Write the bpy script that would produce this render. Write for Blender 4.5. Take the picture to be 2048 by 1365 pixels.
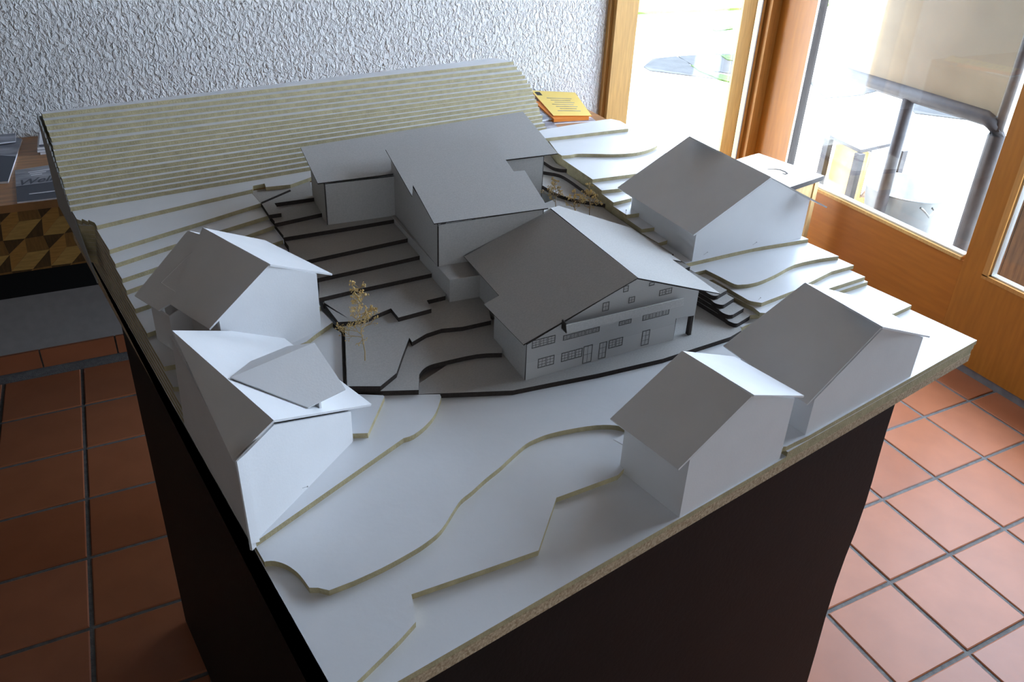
import bpy, bmesh, math, random
from mathutils import Vector, Matrix
random.seed(7)
for o in list(bpy.data.objects): bpy.data.objects.remove(o)
SC = bpy.context.scene
COL = SC.collection

# ------------------------------------------------------------------ camera
# calibrated on the floor tiles (0.25 m grid), the door frame and the model board
F = 1610.79
PITCH, ROLL, YAW, BYAW = 0.4842776, 0.0541233, 0.4932501, 0.1682046
PX, PY = 1024 + 29.43766, 682.5 - 125.71157
CAM = Vector((0, 0, 1.76998))
_f0 = Vector((math.sin(YAW), math.cos(YAW), 0)); _r0 = Vector((math.cos(YAW), -math.sin(YAW), 0)); _u0 = Vector((0, 0, 1))
FWD = math.cos(PITCH) * _f0 - math.sin(PITCH) * _u0
_u = math.sin(PITCH) * _f0 + math.cos(PITCH) * _u0
RGT = math.cos(ROLL) * _r0 + math.sin(ROLL) * _u
UPV = -math.sin(ROLL) * _r0 + math.cos(ROLL) * _u
cd = bpy.data.cameras.new('camera'); cam = bpy.data.objects.new('camera', cd); COL.objects.link(cam)
cd.sensor_fit = 'HORIZONTAL'; cd.sensor_width = 36.0; cd.lens = F / 2048 * 36.0
cd.shift_x = -(PX - 1024) / 2048; cd.shift_y = (PY - 682.5) / 2048
cd.clip_start = 0.02; cd.clip_end = 200
m = Matrix.Identity(4)
for i in range(3):
    m[i][0] = RGT[i]; m[i][1] = UPV[i]; m[i][2] = -FWD[i]; m[i][3] = CAM[i]
cam.matrix_world = m
SC.camera = cam

# ------------------------------------------------------------------ light and exposure
SC.view_settings.view_transform = 'Standard'
SC.view_settings.look = 'None'
SC.view_settings.gamma = 1.0
SC.view_settings.use_curve_mapping = False
SC.view_settings.exposure = 0.95
try:
    SC.cycles.use_denoising = True
    SC.cycles.max_bounces = 10
    SC.cycles.transparent_max_bounces = 16
    SC.cycles.sample_clamp_indirect = 8.0
except Exception:
    pass
WORLD = bpy.data.worlds.new('sky'); SC.world = WORLD; WORLD.use_nodes = True
bgn = WORLD.node_tree.nodes['Background']
bgn.inputs[0].default_value = (0.66, 0.79, 1.0, 1); bgn.inputs[1].default_value = 11.5

def lamp(name, kind, loc, target, energy, color=(1, 1, 1), **kw):
    d = bpy.data.lights.new(name, kind); d.energy = energy; d.color = color
    for k, v in kw.items(): setattr(d, k, v)
    o = bpy.data.objects.new(name, d); COL.objects.link(o); o.location = loc
    o.rotation_euler = (Vector(target) - Vector(loc)).to_track_quat('-Z', 'Y').to_euler()
    return o
SUN_DIR = Vector((0.22, 0.50, 1.2)).normalized()
lamp('sun', 'SUN', SUN_DIR * 20, (0, 0, 0), 9.0, (1.0, 0.95, 0.86), angle=0.009)
lamp('rear_fill_light', 'AREA', (0.5, -1.74, 1.5), (0.5, 3, 1.2), 8.5, (0.80, 0.90, 1.0), shape='RECTANGLE', size=2.6, size_y=1.3)  # added soft fill behind the camera; no window is built there
def portal(loc, target, sx, sy):          # guides sky sampling through the real openings
    o = lamp('window_portal', 'AREA', loc, target, 1.0, shape='RECTANGLE', size=sx, size_y=sy)
    o.data.cycles.is_portal = True
portal((2.97, 2.24, 1.43), (0, 2.24, 1.43), 1.05, 2.0)
portal((2.97, 1.08, 1.43), (0, 1.08, 1.43), 1.1, 2.0)
portal((2.36, 3.09, 1.21), (2.36, 0, 1.21), 0.66, 2.42)
# ------------------------------------------------------------------ helpers: pixels to places
BX = Vector((math.cos(BYAW), math.sin(BYAW), 0)); BY = Vector((-math.sin(BYAW), math.cos(BYAW), 0))
def ray(p): return RGT * ((p[0] - PX) / F) - UPV * ((p[1] - PY) / F) + FWD
def wz(p, z):                                   # pixel on the level z, world
    d = ray(p); return CAM + d * ((z - CAM.z) / d.z)
def wx(p, X):
    d = ray(p); return CAM + d * ((X - CAM.x) / d.x)
def wy(p, Y):
    d = ray(p); return CAM + d * ((Y - CAM.y) / d.y)
def tob(P): return Vector((P.dot(BX), P.dot(BY), P.z))      # world -> board frame
def bz(p, z): return tob(wz(p, z))                           # pixel on level z, board frame
def uv(p, z): q = bz(p, z); return (q.x, q.y)
BCAM = tob(CAM)
def bray(p): return tob(ray(p))
def on_plane(p, A, n):                           # pixel on a plane of the board frame
    d = bray(p); t = (A - BCAM).dot(n) / d.dot(n); return BCAM + d * t
def vplane(p, A, B):                             # pixel on the vertical plane through A and B (board frame)
    n = Vector((B[1] - A[1], -(B[0] - A[0]), 0)); return on_plane(p, Vector((A[0], A[1], 0)), n)
def plane3(A, B, C_): return A, (B - A).cross(C_ - A).normalized()
T = 0.0094
ZB = 0.900
def L(n): return 0.918 + T * (n + 1)

# ------------------------------------------------------------------ helpers: materials
MATS = {}
def mat(name, col, rough=0.6, var=0.0, vscale=8.0, bump=0.0, bscale=60.0, spec=0.3, metal=0.0, stretch=None, col2=None, coat=0.0, detail=4.0):
    if name in MATS: return MATS[name]
    M = bpy.data.materials.new(name); M.use_nodes = True; nt = M.node_tree; N = nt.nodes; K = nt.links
    P = N['Principled BSDF']; P.inputs['Roughness'].default_value = rough; P.inputs['Metallic'].default_value = metal
    P.inputs['Specular IOR Level'].default_value = spec
    P.inputs['Coat Weight'].default_value = coat
    P.inputs['Base Color'].default_value = (*col, 1)
    tc = N.new('ShaderNodeTexCoord'); mp = N.new('ShaderNodeMapping'); K.new(tc.outputs['Object'], mp.inputs[0])
    if stretch: mp.inputs['Scale'].default_value = stretch
    if var > 0 or col2:
        nz = N.new('ShaderNodeTexNoise'); nz.inputs['Scale'].default_value = vscale; nz.inputs['Detail'].default_value = detail
        K.new(mp.outputs[0], nz.inputs['Vector'])
        rp = N.new('ShaderNodeValToRGB'); K.new(nz.outputs['Fac'], rp.inputs[0])
        c2 = col2 or tuple(min(1, c * (1 + var)) for c in col); c1 = tuple(c * (1 - var) for c in col) if not col2 else col
        rp.color_ramp.elements[0].position = 0.32; rp.color_ramp.elements[1].position = 0.68
        rp.color_ramp.elements[0].color = (*c1, 1); rp.color_ramp.elements[1].color = (*c2, 1)
        K.new(rp.outputs[0], P.inputs['Base Color'])
    if bump > 0:
        nb = N.new('ShaderNodeTexNoise'); nb.inputs['Scale'].default_value = bscale; nb.inputs['Detail'].default_value = 3
        K.new(mp.outputs[0], nb.inputs['Vector'])
        bp = N.new('ShaderNodeBump'); bp.inputs['Strength'].default_value = bump; bp.inputs['Distance'].default_value = 0.004
        K.new(nb.outputs['Fac'], bp.inputs['Height']); K.new(bp.outputs[0], P.inputs['Normal'])
    MATS[name] = M; return M

mat('card_white', (0.80, 0.80, 0.81), 0.55, 0.015, 20, 0.05, 300)
mat('foam_top', (0.78, 0.79, 0.81), 0.38, 0.02, 14, 0.06, 90, spec=0.4)
mat('foam_edge', (0.44, 0.375, 0.225), 0.85, 0.12, 60, 0.4, 260)
mat('chipboard', (0.36, 0.25, 0.15), 0.8, 0.0, 220, 0.6, 260, col2=(0.62, 0.50, 0.34))
mat('grey_card', (0.45, 0.435, 0.415), 0.85, 0.06, 300, 0.15, 700)
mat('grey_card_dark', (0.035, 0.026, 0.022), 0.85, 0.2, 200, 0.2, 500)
mat('grey_panel', (0.36, 0.36, 0.35), 0.8, 0.05, 40, 0.1, 300)
mat('pedestal_black', (0.004, 0.0037, 0.004), 0.6, 0.25, 12, 0.1, 120)
mat('pale_edge', (0.7, 0.62, 0.5), 0.8)
mat('terracotta', (0.31, 0.105, 0.046), 0.42, 0.07, 9, 0.06, 40, spec=0.3)
mat('terracotta_b', (0.33, 0.117, 0.056), 0.45, 0.07, 9, 0.06, 40, spec=0.3)
mat('terracotta_c', (0.28, 0.09, 0.038), 0.40, 0.07, 9, 0.06, 40, spec=0.3)
mat('grout', (0.13, 0.125, 0.12), 0.9, 0.2, 60, 0.5, 200)
mat('ceiling_white', (0.15, 0.11, 0.08), 0.9)
mat('wall_side', (0.26, 0.20, 0.15), 0.9)
mat('wall_plain_shaded', (0.24, 0.22, 0.205), 0.9, 0.05, 30)  # smooth plaster with the shade under the sideboard put into its colour
mat('pine', (0.44, 0.21, 0.055), 0.45, 0.12, 9, 0.05, 60, stretch=(14, 14, 1.1))
mat('pine_pale', (0.50, 0.29, 0.095), 0.5, 0.12, 9, 0.05, 60, stretch=(14, 14, 1.1))
mat('door_wood', (0.34, 0.115, 0.012), 0.38, 0.09, 5, 0.04, 60, stretch=(12, 1.3, 12), spec=0.4)
mat('door_wood_v', (0.34, 0.125, 0.015), 0.38, 0.10, 5, 0.04, 60, stretch=(12, 12, 1.2), spec=0.4)
mat('gasket', (0.05, 0.04, 0.035), 0.6)
mat('bead_metal', (0.55, 0.54, 0.50), 0.35, metal=0.6)
mat('sill_grey', (0.16, 0.15, 0.15), 0.8, 0.15, 30)
mat('counter_top', (0.36, 0.17, 0.06), 0.35, 0.3, 5, stretch=(1.5, 12, 1.5), spec=0.4)
mat('veneer_light', (0.40, 0.20, 0.05), 0.4, 0.15, 30, stretch=(1, 1, 6))
mat('veneer_gold', (0.44, 0.26, 0.075), 0.4, 0.15, 30, stretch=(1, 1, 6))
mat('veneer_mid', (0.22, 0.11, 0.030), 0.4, 0.15, 30, stretch=(6, 1, 1))
mat('veneer_dark', (0.085, 0.045, 0.014), 0.45, 0.2, 30, stretch=(6, 1, 1))
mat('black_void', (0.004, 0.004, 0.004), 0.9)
mat('paper_white', (0.82, 0.83, 0.88), 0.6)
mat('paper_yellow', (0.88, 0.64, 0.17), 0.6, 0.03, 10)
mat('paper_orange', (0.75, 0.23, 0.03), 0.6)
mat('ink', (0.03, 0.03, 0.035), 0.6)
mat('print_slate', (0.035, 0.042, 0.065), 0.35)
mat('print_grey', (0.12, 0.13, 0.16), 0.35, 0.0, 9, col2=(0.45, 0.46, 0.52), stretch=(1, 3, 1))
mat('print_brown', (0.10, 0.08, 0.10), 0.4, 0.0, 14, col2=(0.42, 0.40, 0.44))
mat('twig', (0.42, 0.30, 0.14), 0.7, 0.2, 60)
mat('seed_gold', (0.60, 0.42, 0.16), 0.7, 0.25, 80)
mat('twig_dark', (0.30, 0.20, 0.10), 0.7, 0.2, 60)
mat('pin_steel', (0.6, 0.6, 0.6), 0.25, metal=0.9)
mat('paving', (0.62, 0.60, 0.56), 0.9, 0.08, 3, 0.3, 20)
mat('stone_slab_shaded', (0.026, 0.025, 0.0235), 0.9, 0.25, 6, 0.6, 30)  # stone with the yard shade put into its near-black colour
mat('moss', (0.03, 0.055, 0.008), 0.95, 0.35, 20, 0.8, 60)
mat('grass', (0.075, 0.12, 0.018), 0.95, 0.35, 3, 0.8, 20)
mat('zinc', (0.12, 0.125, 0.125), 0.4, 0.2, 8, metal=0.3)
mat('log_bark', (0.15, 0.09, 0.05), 0.9, 0.3, 30, 0.6, 60)
mat('log_face', (0.60, 0.40, 0.20), 0.8, 0.2, 20, 0.3, 60)
mat('lid_grey', (0.10, 0.105, 0.11), 0.5, 0.15, 10)
mat('box_wood', (0.45, 0.28, 0.10), 0.7, 0.2, 10)
mat('frame_dark', (0.03, 0.025, 0.025), 0.6, 0.3, 20)
mat('board_beige', (0.19, 0.155, 0.105), 0.7, 0.12, 4)
mat('shed_wood', (0.10, 0.055, 0.025), 0.8, 0.3, 8, stretch=(8, 8, 1))
mat('stool_top', (0.62, 0.58, 0.50), 0.7, 0.15, 10, 0.1, 60)
mat('stool_wood', (0.62, 0.44, 0.20), 0.55, 0.15, 10, stretch=(8, 8, 1))

# stucco: rough-cast plaster, relief by bump
def stucco():
    M = bpy.data.materials.new('stucco'); M.use_nodes = True; nt = M.node_tree; N = nt.nodes; K = nt.links
    P = N['Principled BSDF']; P.inputs['Base Color'].default_value = (0.80, 0.79, 0.78, 1); P.inputs['Roughness'].default_value = 0.9
    P.inputs['Specular IOR Level'].default_value = 0.2
    tc = N.new('ShaderNodeTexCoord'); mp = N.new('ShaderNodeMapping'); K.new(tc.outputs['Object'], mp.inputs[0])
    mp.inputs['Rotation'].default_value = (0, 0.5, 0); mp.inputs['Scale'].default_value = (1.35, 1, 0.85)
    nz = N.new('ShaderNodeTexNoise'); nz.inputs['Scale'].default_value = 62; nz.inputs['Detail'].default_value = 3.5; nz.inputs['Roughness'].default_value = 0.55
    nz.inputs['Distortion'].default_value = 0.6
    K.new(mp.outputs[0], nz.inputs['Vector'])
    rp = N.new('ShaderNodeValToRGB'); rp.color_ramp.elements[0].position = 0.40; rp.color_ramp.elements[1].position = 0.66
    K.new(nz.outputs['Fac'], rp.inputs[0])
    bp = N.new('ShaderNodeBump'); bp.inputs['Strength'].default_value = 0.85; bp.inputs['Distance'].default_value = 0.012
    K.new(rp.outputs[0], bp.inputs['Height']); K.new(bp.outputs[0], P.inputs['Normal'])
    MATS['stucco'] = M
stucco()
def glass():
    M = bpy.data.materials.new('pane_glass'); M.use_nodes = True; nt = M.node_tree; N = nt.nodes; K = nt.links
    for n in list(N): N.remove(n)
    out = N.new('ShaderNodeOutputMaterial'); tr = N.new('ShaderNodeBsdfTransparent'); gl = N.new('ShaderNodeBsdfGlossy'); mx = N.new('ShaderNodeMixShader')
    tr.inputs[0].default_value = (0.93, 0.95, 0.95, 1); gl.inputs['Roughness'].default_value = 0.02
    lw = N.new('ShaderNodeLayerWeight'); pw = N.new('ShaderNodeMath'); pw.operation = 'POWER'; pw.inputs[1].default_value = 4.0
    ml = N.new('ShaderNodeMath'); ml.operation = 'MULTIPLY_ADD'; ml.inputs[1].default_value = 0.55; ml.inputs[2].default_value = 0.035
    K.new(lw.outputs['Facing'], pw.inputs[0]); K.new(pw.outputs[0], ml.inputs[0])
    K.new(ml.outputs[0], mx.inputs[0]); K.new(tr.outputs[0], mx.inputs[1]); K.new(gl.outputs[0], mx.inputs[2]); K.new(mx.outputs[0], out.inputs[0])
    MATS['pane_glass'] = M
glass()
# lap-sided card: fine engraved horizontal lines
def siding():
    M = mat('card_siding', (0.45, 0.435, 0.415), 0.85); nt = M.node_tree; N = nt.nodes; K = nt.links
    P = N['Principled BSDF']; tc = N.new('ShaderNodeTexCoord'); sp = N.new('ShaderNodeSeparateXYZ'); K.new(tc.outputs['Object'], sp.inputs[0])
    mu = N.new('ShaderNodeMath'); mu.operation = 'MULTIPLY'; mu.inputs[1].default_value = 1 / 0.0034; K.new(sp.outputs[2], mu.inputs[0])
    fr = N.new('ShaderNodeMath'); fr.operation = 'FRACT'; K.new(mu.outputs[0], fr.inputs[0])
    lt = N.new('ShaderNodeMath'); lt.operation = 'LESS_THAN'; lt.inputs[1].default_value = 0.17; K.new(fr.outputs[0], lt.inputs[0])
    gt = N.new('ShaderNodeMath'); gt.operation = 'GREATER_THAN'; gt.inputs[1].default_value = 0.036; K.new(sp.outputs[2], gt.inputs[0])
    an = N.new('ShaderNodeMath'); an.operation = 'MULTIPLY'; K.new(lt.outputs[0], an.inputs[0]); K.new(gt.outputs[0], an.inputs[1])
    mx = N.new('ShaderNodeMix'); mx.data_type = 'RGBA'; K.new(an.outputs[0], mx.inputs['Factor'])
    mx.inputs['A'].default_value = (0.45, 0.435, 0.415, 1); mx.inputs['B'].default_value = (0.30, 0.285, 0.27, 1)
    K.new(mx.outputs['Result'], P.inputs['Base Color'])
siding()

# ------------------------------------------------------------------ helpers: objects
ROOTM = {}
def tag(o, label=None, cat=None, group=None, kind=None):
    if label: o['label'] = label
    if cat: o['category'] = cat
    if group: o['group'] = group
    if kind: o['kind'] = kind
    return o
def empty(name, loc, rz=0.0):
    o = bpy.data.objects.new(name, None); COL.objects.link(o); o.location = loc; o.rotation_euler = (0, 0, rz); o.empty_display_size = 0.05
    ROOTM[o.name] = Matrix.Translation(Vector(loc)) @ Matrix.Rotation(rz, 4, 'Z')
    return o
def bthing(name, u, v, z, label, cat, group=None):
    o = empty(name, u * BX + v * BY + Vector((0, 0, z)), BYAW); return tag(o, label, cat, group)
def fixn(me):
    bm = bmesh.new(); bm.from_mesh(me); bmesh.ops.recalc_face_normals(bm, faces=bm.faces); bm.to_mesh(me); bm.free()
def obj(name, verts, faces, mats, parent=None, midx=None, smooth=False, local=False, recalc=True):
    """verts in world coordinates (or already local)"""
    if parent is not None and not local:
        root = parent; Mi = ROOTM[parent.name].inverted(); verts = [Mi @ Vector(v) for v in verts]
    me = bpy.data.meshes.new(name); me.from_pydata([tuple(v) for v in verts], [], faces)
    for k in ([mats] if isinstance(mats, str) else mats): me.materials.append(MATS[k])
    if midx:
        for p, i in zip(me.polygons, midx): p.material_index = i
    if recalc: fixn(me)
    if smooth:
        for p in me.polygons: p.use_smooth = True
    me.update()
    o = bpy.data.objects.new(name, me); COL.objects.link(o)
    if parent is not None:
        o.parent = parent; ROOTM[o.name] = ROOTM[parent.name].copy()
    else: ROOTM[o.name] = Matrix.Identity(4)
    return o
def rooted(name, verts, faces, mats, origin=None, **k):
    """single-mesh thing with its origin at its base"""
    vs = [Vector(v) for v in verts]
    if origin is None:
        xs = [v.x for v in vs]; ys = [v.y for v in vs]; origin = Vector(((min(xs) + max(xs)) / 2, (min(ys) + max(ys)) / 2, min(v.z for v in vs)))
    o = obj(name, [v - origin for v in vs], faces, mats, None, **k); o.location = origin
    ROOTM[o.name] = Matrix.Translation(origin); return o
def bw(p): return p[0] * BX + p[1] * BY + Vector((0, 0, p[2]))
class MB:
    def __init__(s): s.v = []; s.f = []; s.m = []
    def add(s, vs, fs, mi=0):
        n = len(s.v); s.v += [Vector(v) for v in vs]; s.f += [[i + n for i in f] for f in fs]; s.m += [mi] * len(fs); return s
    def box(s, x0, x1, y0, y1, z0, z1, mi=0):
        return s.add([(x, y, z) for x in (x0, x1) for y in (y0, y1) for z in (z0, z1)], [(0, 1, 3, 2), (4, 6, 7, 5), (0, 4, 5, 1), (2, 3, 7, 6), (0, 2, 6, 4), (1, 5, 7, 3)], mi)
    def prism(s, poly, z0, z1, top=0, side=0):
        n = len(poly); vs = [(p[0], p[1], z0) for p in poly] + [(p[0], p[1], z1) for p in poly]
        s.add(vs, [list(range(n, 2 * n))], top); k = len(s.v) - 2 * n
        s.f.append([k + i for i in reversed(range(n))]); s.m.append(top)
        for i in range(n): s.f.append([k + i, k + (i + 1) % n, k + n + (i + 1) % n, k + n + i]); s.m.append(side)
        return s
    def plate(s, pts, off, top=0, side=0):
        """flat polygon in space, thickened by the vector off"""
        n = len(pts); pts = [Vector(p) for p in pts]; off = Vector(off)
        k = len(s.v); s.v += pts + [p + off for p in pts]
        s.f.append([k + i for i in range(n)]); s.m.append(top); s.f.append([k + n + i for i in reversed(range(n))]); s.m.append(top)
        for i in range(n): s.f.append([k + i, k + n + i, k + n + (i + 1) % n, k + (i + 1) % n]); s.m.append(side)
        return s
    def tube(s, pts, rad, seg=6, mi=0, cap=True):
        pts = [Vector(p) for p in pts]; rs = rad if isinstance(rad, (list, tuple)) else [rad] * len(pts); rings = []
        for i, p in enumerate(pts):
            d = (pts[min(i + 1, len(pts) - 1)] - pts[max(i - 1, 0)]); d = d.normalized() if d.length else Vector((0, 0, 1))
            a = d.orthogonal().normalized() if abs(d.z) < 0.99 else Vector((1, 0, 0)); a = (Vector((0, 0, 1)).cross(d)).normalized() if abs(d.z) < 0.95 else (Vector((1, 0, 0)).cross(d)).normalized()
            b_ = d.cross(a); k = len(s.v)
            s.v += [p + (a * math.cos(2 * math.pi * j / seg) + b_ * math.sin(2 * math.pi * j / seg)) * rs[i] for j in range(seg)]; rings.append(k)
        for r0, r1 in zip(rings, rings[1:]):
            for j in range(seg): s.f.append([r0 + j, r0 + (j + 1) % seg, r1 + (j + 1) % seg, r1 + j]); s.m.append(mi)
        if cap:
            s.f.append([rings[0] + j for j in reversed(range(seg))]); s.m.append(mi); s.f.append([rings[-1] + j for j in range(seg)]); s.m.append(mi)
        return s
    def lathe(s, c, prof, seg=32, mi=0):
        rings = []
        for r, z in prof:
            k = len(s.v); s.v += [Vector((c[0] + r * math.cos(2 * math.pi * j / seg), c[1] + r * math.sin(2 * math.pi * j / seg), z)) for j in range(seg)]; rings.append(k)
        for r0, r1 in zip(rings, rings[1:]):
            for j in range(seg): s.f.append([r0 + j, r0 + (j + 1) % seg, r1 + (j + 1) % seg, r1 + j]); s.m.append(mi)
        return s
    def go(s, name, mats, parent=None, frame='world', **k):
        vs = [bw(v) for v in s.v] if frame == 'board' else s.v
        return obj(name, vs, s.f, mats, parent, midx=s.m if not isinstance(mats, str) else None, **k)
    def thing(s, name, mats, frame='world', **k):
        vs = [bw(v) for v in s.v] if frame == 'board' else s.v
        return rooted(name, vs, s.f, mats, midx=s.m if not isinstance(mats, str) else None, **k)
def struct(o): o['kind'] = 'structure'; return o

# ================================================================== the room
WALL_Y, WALL_X = 3.0, 2.88
XL, YF, CEIL = -2.4, -1.8, 2.55
floor = struct(MB().box(XL, 2.95, YF, 3.15, -0.06, -0.004).go('floor', 'grout'))
GX, GY, TP = 1.97243, 1.18760, 0.25
tile_cache = {}
def tile_mesh(k):
    if k in tile_cache: return tile_cache[k]
    h = TP / 2 - 0.0055; bv = 0.003
    vs = []; 
    for (r, z) in ((h, -0.004), (h, -0.0022), (h - bv, 0.0)):
        vs += [(-r, -r, z), (r, -r, z), (r, r, z), (-r, r, z)]
    fs = [[8, 9, 10, 11]] + [[a + i, a + (i + 1) % 4, a + 4 + (i + 1) % 4, a + 4 + i] for a in (0, 4) for i in range(4)]
    me = bpy.data.meshes.new('tile'); me.from_pydata(vs, [], fs); me.materials.append(MATS[k]); tile_cache[k] = me; return me
for i in range(-13, 4):
    for j in range(-8, 8):
        x, y = GX + TP * (i + 0.5), GY + TP * (j + 0.5)
        if x > 2.90 or y > 2.98 or y < -0.6 or x < -1.3: continue
        if 0.45 < x < 1.2 and y < 1.9 and y > 0.9: continue      # under the pedestal
        if x > -0.1 and x < 1.6 and y > 1.7: continue             # behind it
        o = bpy.data.objects.new('tile', tile_mesh(random.choice(['terracotta', 'terracotta', 'terracotta_b', 'terracotta_c']))); COL.objects.link(o)
        o.location = (x, y, random.uniform(-0.0006, 0.0006)); o.parent = floor
        o.rotation_euler = (random.uniform(-.002, .002), random.uniform(-.002, .002), random.choice([0, 1, 2, 3]) * math.pi / 2)
struct(MB().box(XL, 1.932, WALL_Y, WALL_Y + 0.2, 0, CEIL).go('wall_back', 'stucco'))
struct(MB().box(XL - 0.2, XL, YF, WALL_Y + 0.2, 0, CEIL).go('wall_left', 'wall_side'))
struct(MB().box(XL - 0.2, WALL_X + 0.2, YF - 0.2, YF, 0, CEIL).go('wall_front', 'ceiling_white'))
struct(MB().box(XL - 0.2, WALL_X + 0.25, YF - 0.2, WALL_Y + 0.25, CEIL, CEIL + 0.15).go('ceiling', 'ceiling_white'))
wr = struct(MB().box(WALL_X, WALL_X + 0.08, YF, WALL_Y + 0.08, 2.42, CEIL).box(WALL_X, WALL_X + 0.08, YF, 0.55, 0, 2.42).box(WALL_X, WALL_X + 0.08, 0.55, 1.58, 0.0, 0.40).go('wall_right', 'ceiling_white'))
struct(MB().box(1.932, WALL_X + 0.08, WALL_Y, WALL_Y + 0.08, 2.42, CEIL).go('trim_1', 'pine'))
struct(MB().box(XL, 1.932, WALL_Y - 0.003, WALL_Y + 0.001, 0.0, 0.60).go('lower_wall_shaded', 'wall_plain_shaded'))  # darker sheet on the lower wall, stands in for the sideboard's shade
bb = struct(MB().box(XL, 1.932, WALL_Y - 0.004, WALL_Y, 0, 0.075).go('baseboard_back', 'grout'))
for i in range(-12, 0):
    x0 = GX + TP * i + 0.004 + 0.5 * TP
    MB().box(x0, x0 + TP - 0.006, WALL_Y - 0.014, WALL_Y - 0.002, 0.004, 0.078).go('skirting_tile', 'terracotta_c', bb)
# --- glazed corner: posts, open doorway in the back plane, door leaf in the right wall
struct(MB().box(1.932, 1.948, WALL_Y - 0.02, WALL_Y + 0.09, 0, 2.42).box(1.948, 2.058, WALL_Y - 0.045, WALL_Y + 0.09, 0, 2.42).go('trim_2', 'pine_pale'))
struct(MB().box(2.058, 2.064, WALL_Y - 0.03, WALL_Y + 0.06, 0, 2.42).go('trim_3', 'gasket'))
d1 = empty('door_1', (2.40, WALL_Y, 0)); struct(d1)
MB().box(2.672, 2.750, WALL_Y - 0.002, WALL_Y + 0.012, 0, 2.42).go('stile', 'pine_pale', d1)
MB().box(2.064, 2.672, WALL_Y, WALL_Y + 0.04, 0.0, 0.12).go('rail', 'pine', d1)
MB().box(2.064, 2.672, WALL_Y + 0.02, WALL_Y + 0.026, 0.12, 2.42).go('pane', 'pane_glass', d1)
MB().box(2.750, 2.753, WALL_Y - 0.003, WALL_Y + 0.004, 0, 2.42).box(2.786, 2.789, WALL_Y - 0.003, WALL_Y + 0.004, 0, 2.42).go('gasket', 'gasket', d1)
struct(MB().box(2.789, 2.803, WALL_Y - 0.003, WALL_Y + 0.012, 0, 2.42).box(2.803, 2.816, WALL_Y + 0.008, WALL_Y + 0.06, 0, 2.42).box(2.815, 2.875, WALL_Y - 0.035, WALL_Y + 0.06, 0, 2.42).go('trim_4', 'pine'))
struct(MB().box(2.872, 2.95, 2.86, WALL_Y + 0.06, 0, 2.42).go('trim_5', 'door_wood_v'))
d2 = empty('door_2', (WALL_X, 2.2, 0)); struct(d2)
G0Y, G1Y, GZ = 1.735, 2.742, 0.457
MB().box(WALL_X - 0.012, WALL_X + 0.05, G1Y, 2.857, 0.035, 2.42).go('stile', 'door_wood_v', d2)
MB().box(WALL_X - 0.012, WALL_X + 0.05, G0Y - 0.012, G1Y, 0.035, GZ - 0.02).go('rail', 'door_wood', d2)
bead = MB().box(WALL_X - 0.016, WALL_X + 0.02, G0Y, G1Y, GZ - 0.02, GZ - 0.006, 0).box(WALL_X - 0.004, WALL_X + 0.03, G0Y, G1Y, GZ - 0.006, GZ + 0.002, 1)
bead.box(WALL_X - 0.012, WALL_X + 0.03, G1Y - 0.012, G1Y, GZ, 2.42, 1).box(WALL_X - 0.0125, WALL_X + 0.03, G1Y - 0.02, G1Y - 0.012, GZ, 2.42, 2)
bead.go('glazing_bead', ['pine_pale', 'bead_metal', 'gasket'], d2)
MB().box(WALL_X + 0.010, WALL_X + 0.016, G0Y, G1Y, GZ, 2.42).go('pane', 'pane_glass', d2)
struct(MB().box(WALL_X - 0.012, WALL_X + 0.06, 1.635, G0Y - 0.0125, 0.035, 2.42).box(WALL_X - 0.012, WALL_X + 0.06, 0.55, 1.635, 0.035, 0.408).go('trim_6', 'door_wood_v'))
w1 = empty('window_1', (WALL_X, 1.1, 0.4)); struct(w1)
MB().box(WALL_X - 0.014, WALL_X + 0.03, 0.55, 1.635, 0.408, 0.424, 0).box(WALL_X - 0.014, WALL_X + 0.03, 1.612, 1.635, 0.42, 2.42, 0).box(WALL_X - 0.002, WALL_X + 0.03, 0.55, 1.612, 0.424, 0.43, 1).box(WALL_X - 0.002, WALL_X + 0.03, 1.605, 1.612, 0.424, 2.42, 1).go('frame', ['pine', 'bead_metal'], w1)
MB().box(WALL_X + 0.010, WALL_X + 0.016, 0.55, 1.606, 0.43, 2.42).go('pane', 'pane_glass', w1)
struct(MB().box(WALL_X - 0.006, WALL_X + 0.06, 0.3, 2.86, -0.004, 0.034).go('trim_7', 'sill_grey'))

# ================================================================== pedestal
ped = bthing('pedestal', 0.755, 1.085, 0, 'tall black plinth box carrying the white site model', 'pedestal')
MB().box(0.209, 1.297, 0.553, 1.60, 0, ZB - 0.0005).go('core', 'pedestal_black', ped, 'board')
edge = [(1790, 809), (1772, 866), (1757, 918), (1745, 962), (1731, 1008), (1712, 1062), (1692, 1112), (1672, 1168), (1652, 1232), (1632, 1304), (1614, 1366)]
fr = [vplane(p, (0, 0.5475), (1, 0.5475)) for p in edge]
fr = [(q.x, q.z) for q in fr]; fr = [(fr[0][0], ZB - 0.0005)] + [q for q in fr if q[1] < ZB - 0.002] + [(fr[-1][0] - 0.004, 0.0)]
pts = [Vector((0.2055, 0.5475, 0)), Vector((0.2055, 0.5475, ZB - 0.0005))] + [Vector((u, 0.5475, z)) for u, z in fr]
MB().plate(pts, (0, 0.003, 0), 0, 1).go('front_panel', ['pedestal_black', 'pale_edge'], ped, 'board')
MB().box(0.2055, 0.2085, 0.551, 1.60, 0, ZB - 0.0005).go('side_panel', 'pedestal_black', ped, 'board')

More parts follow.
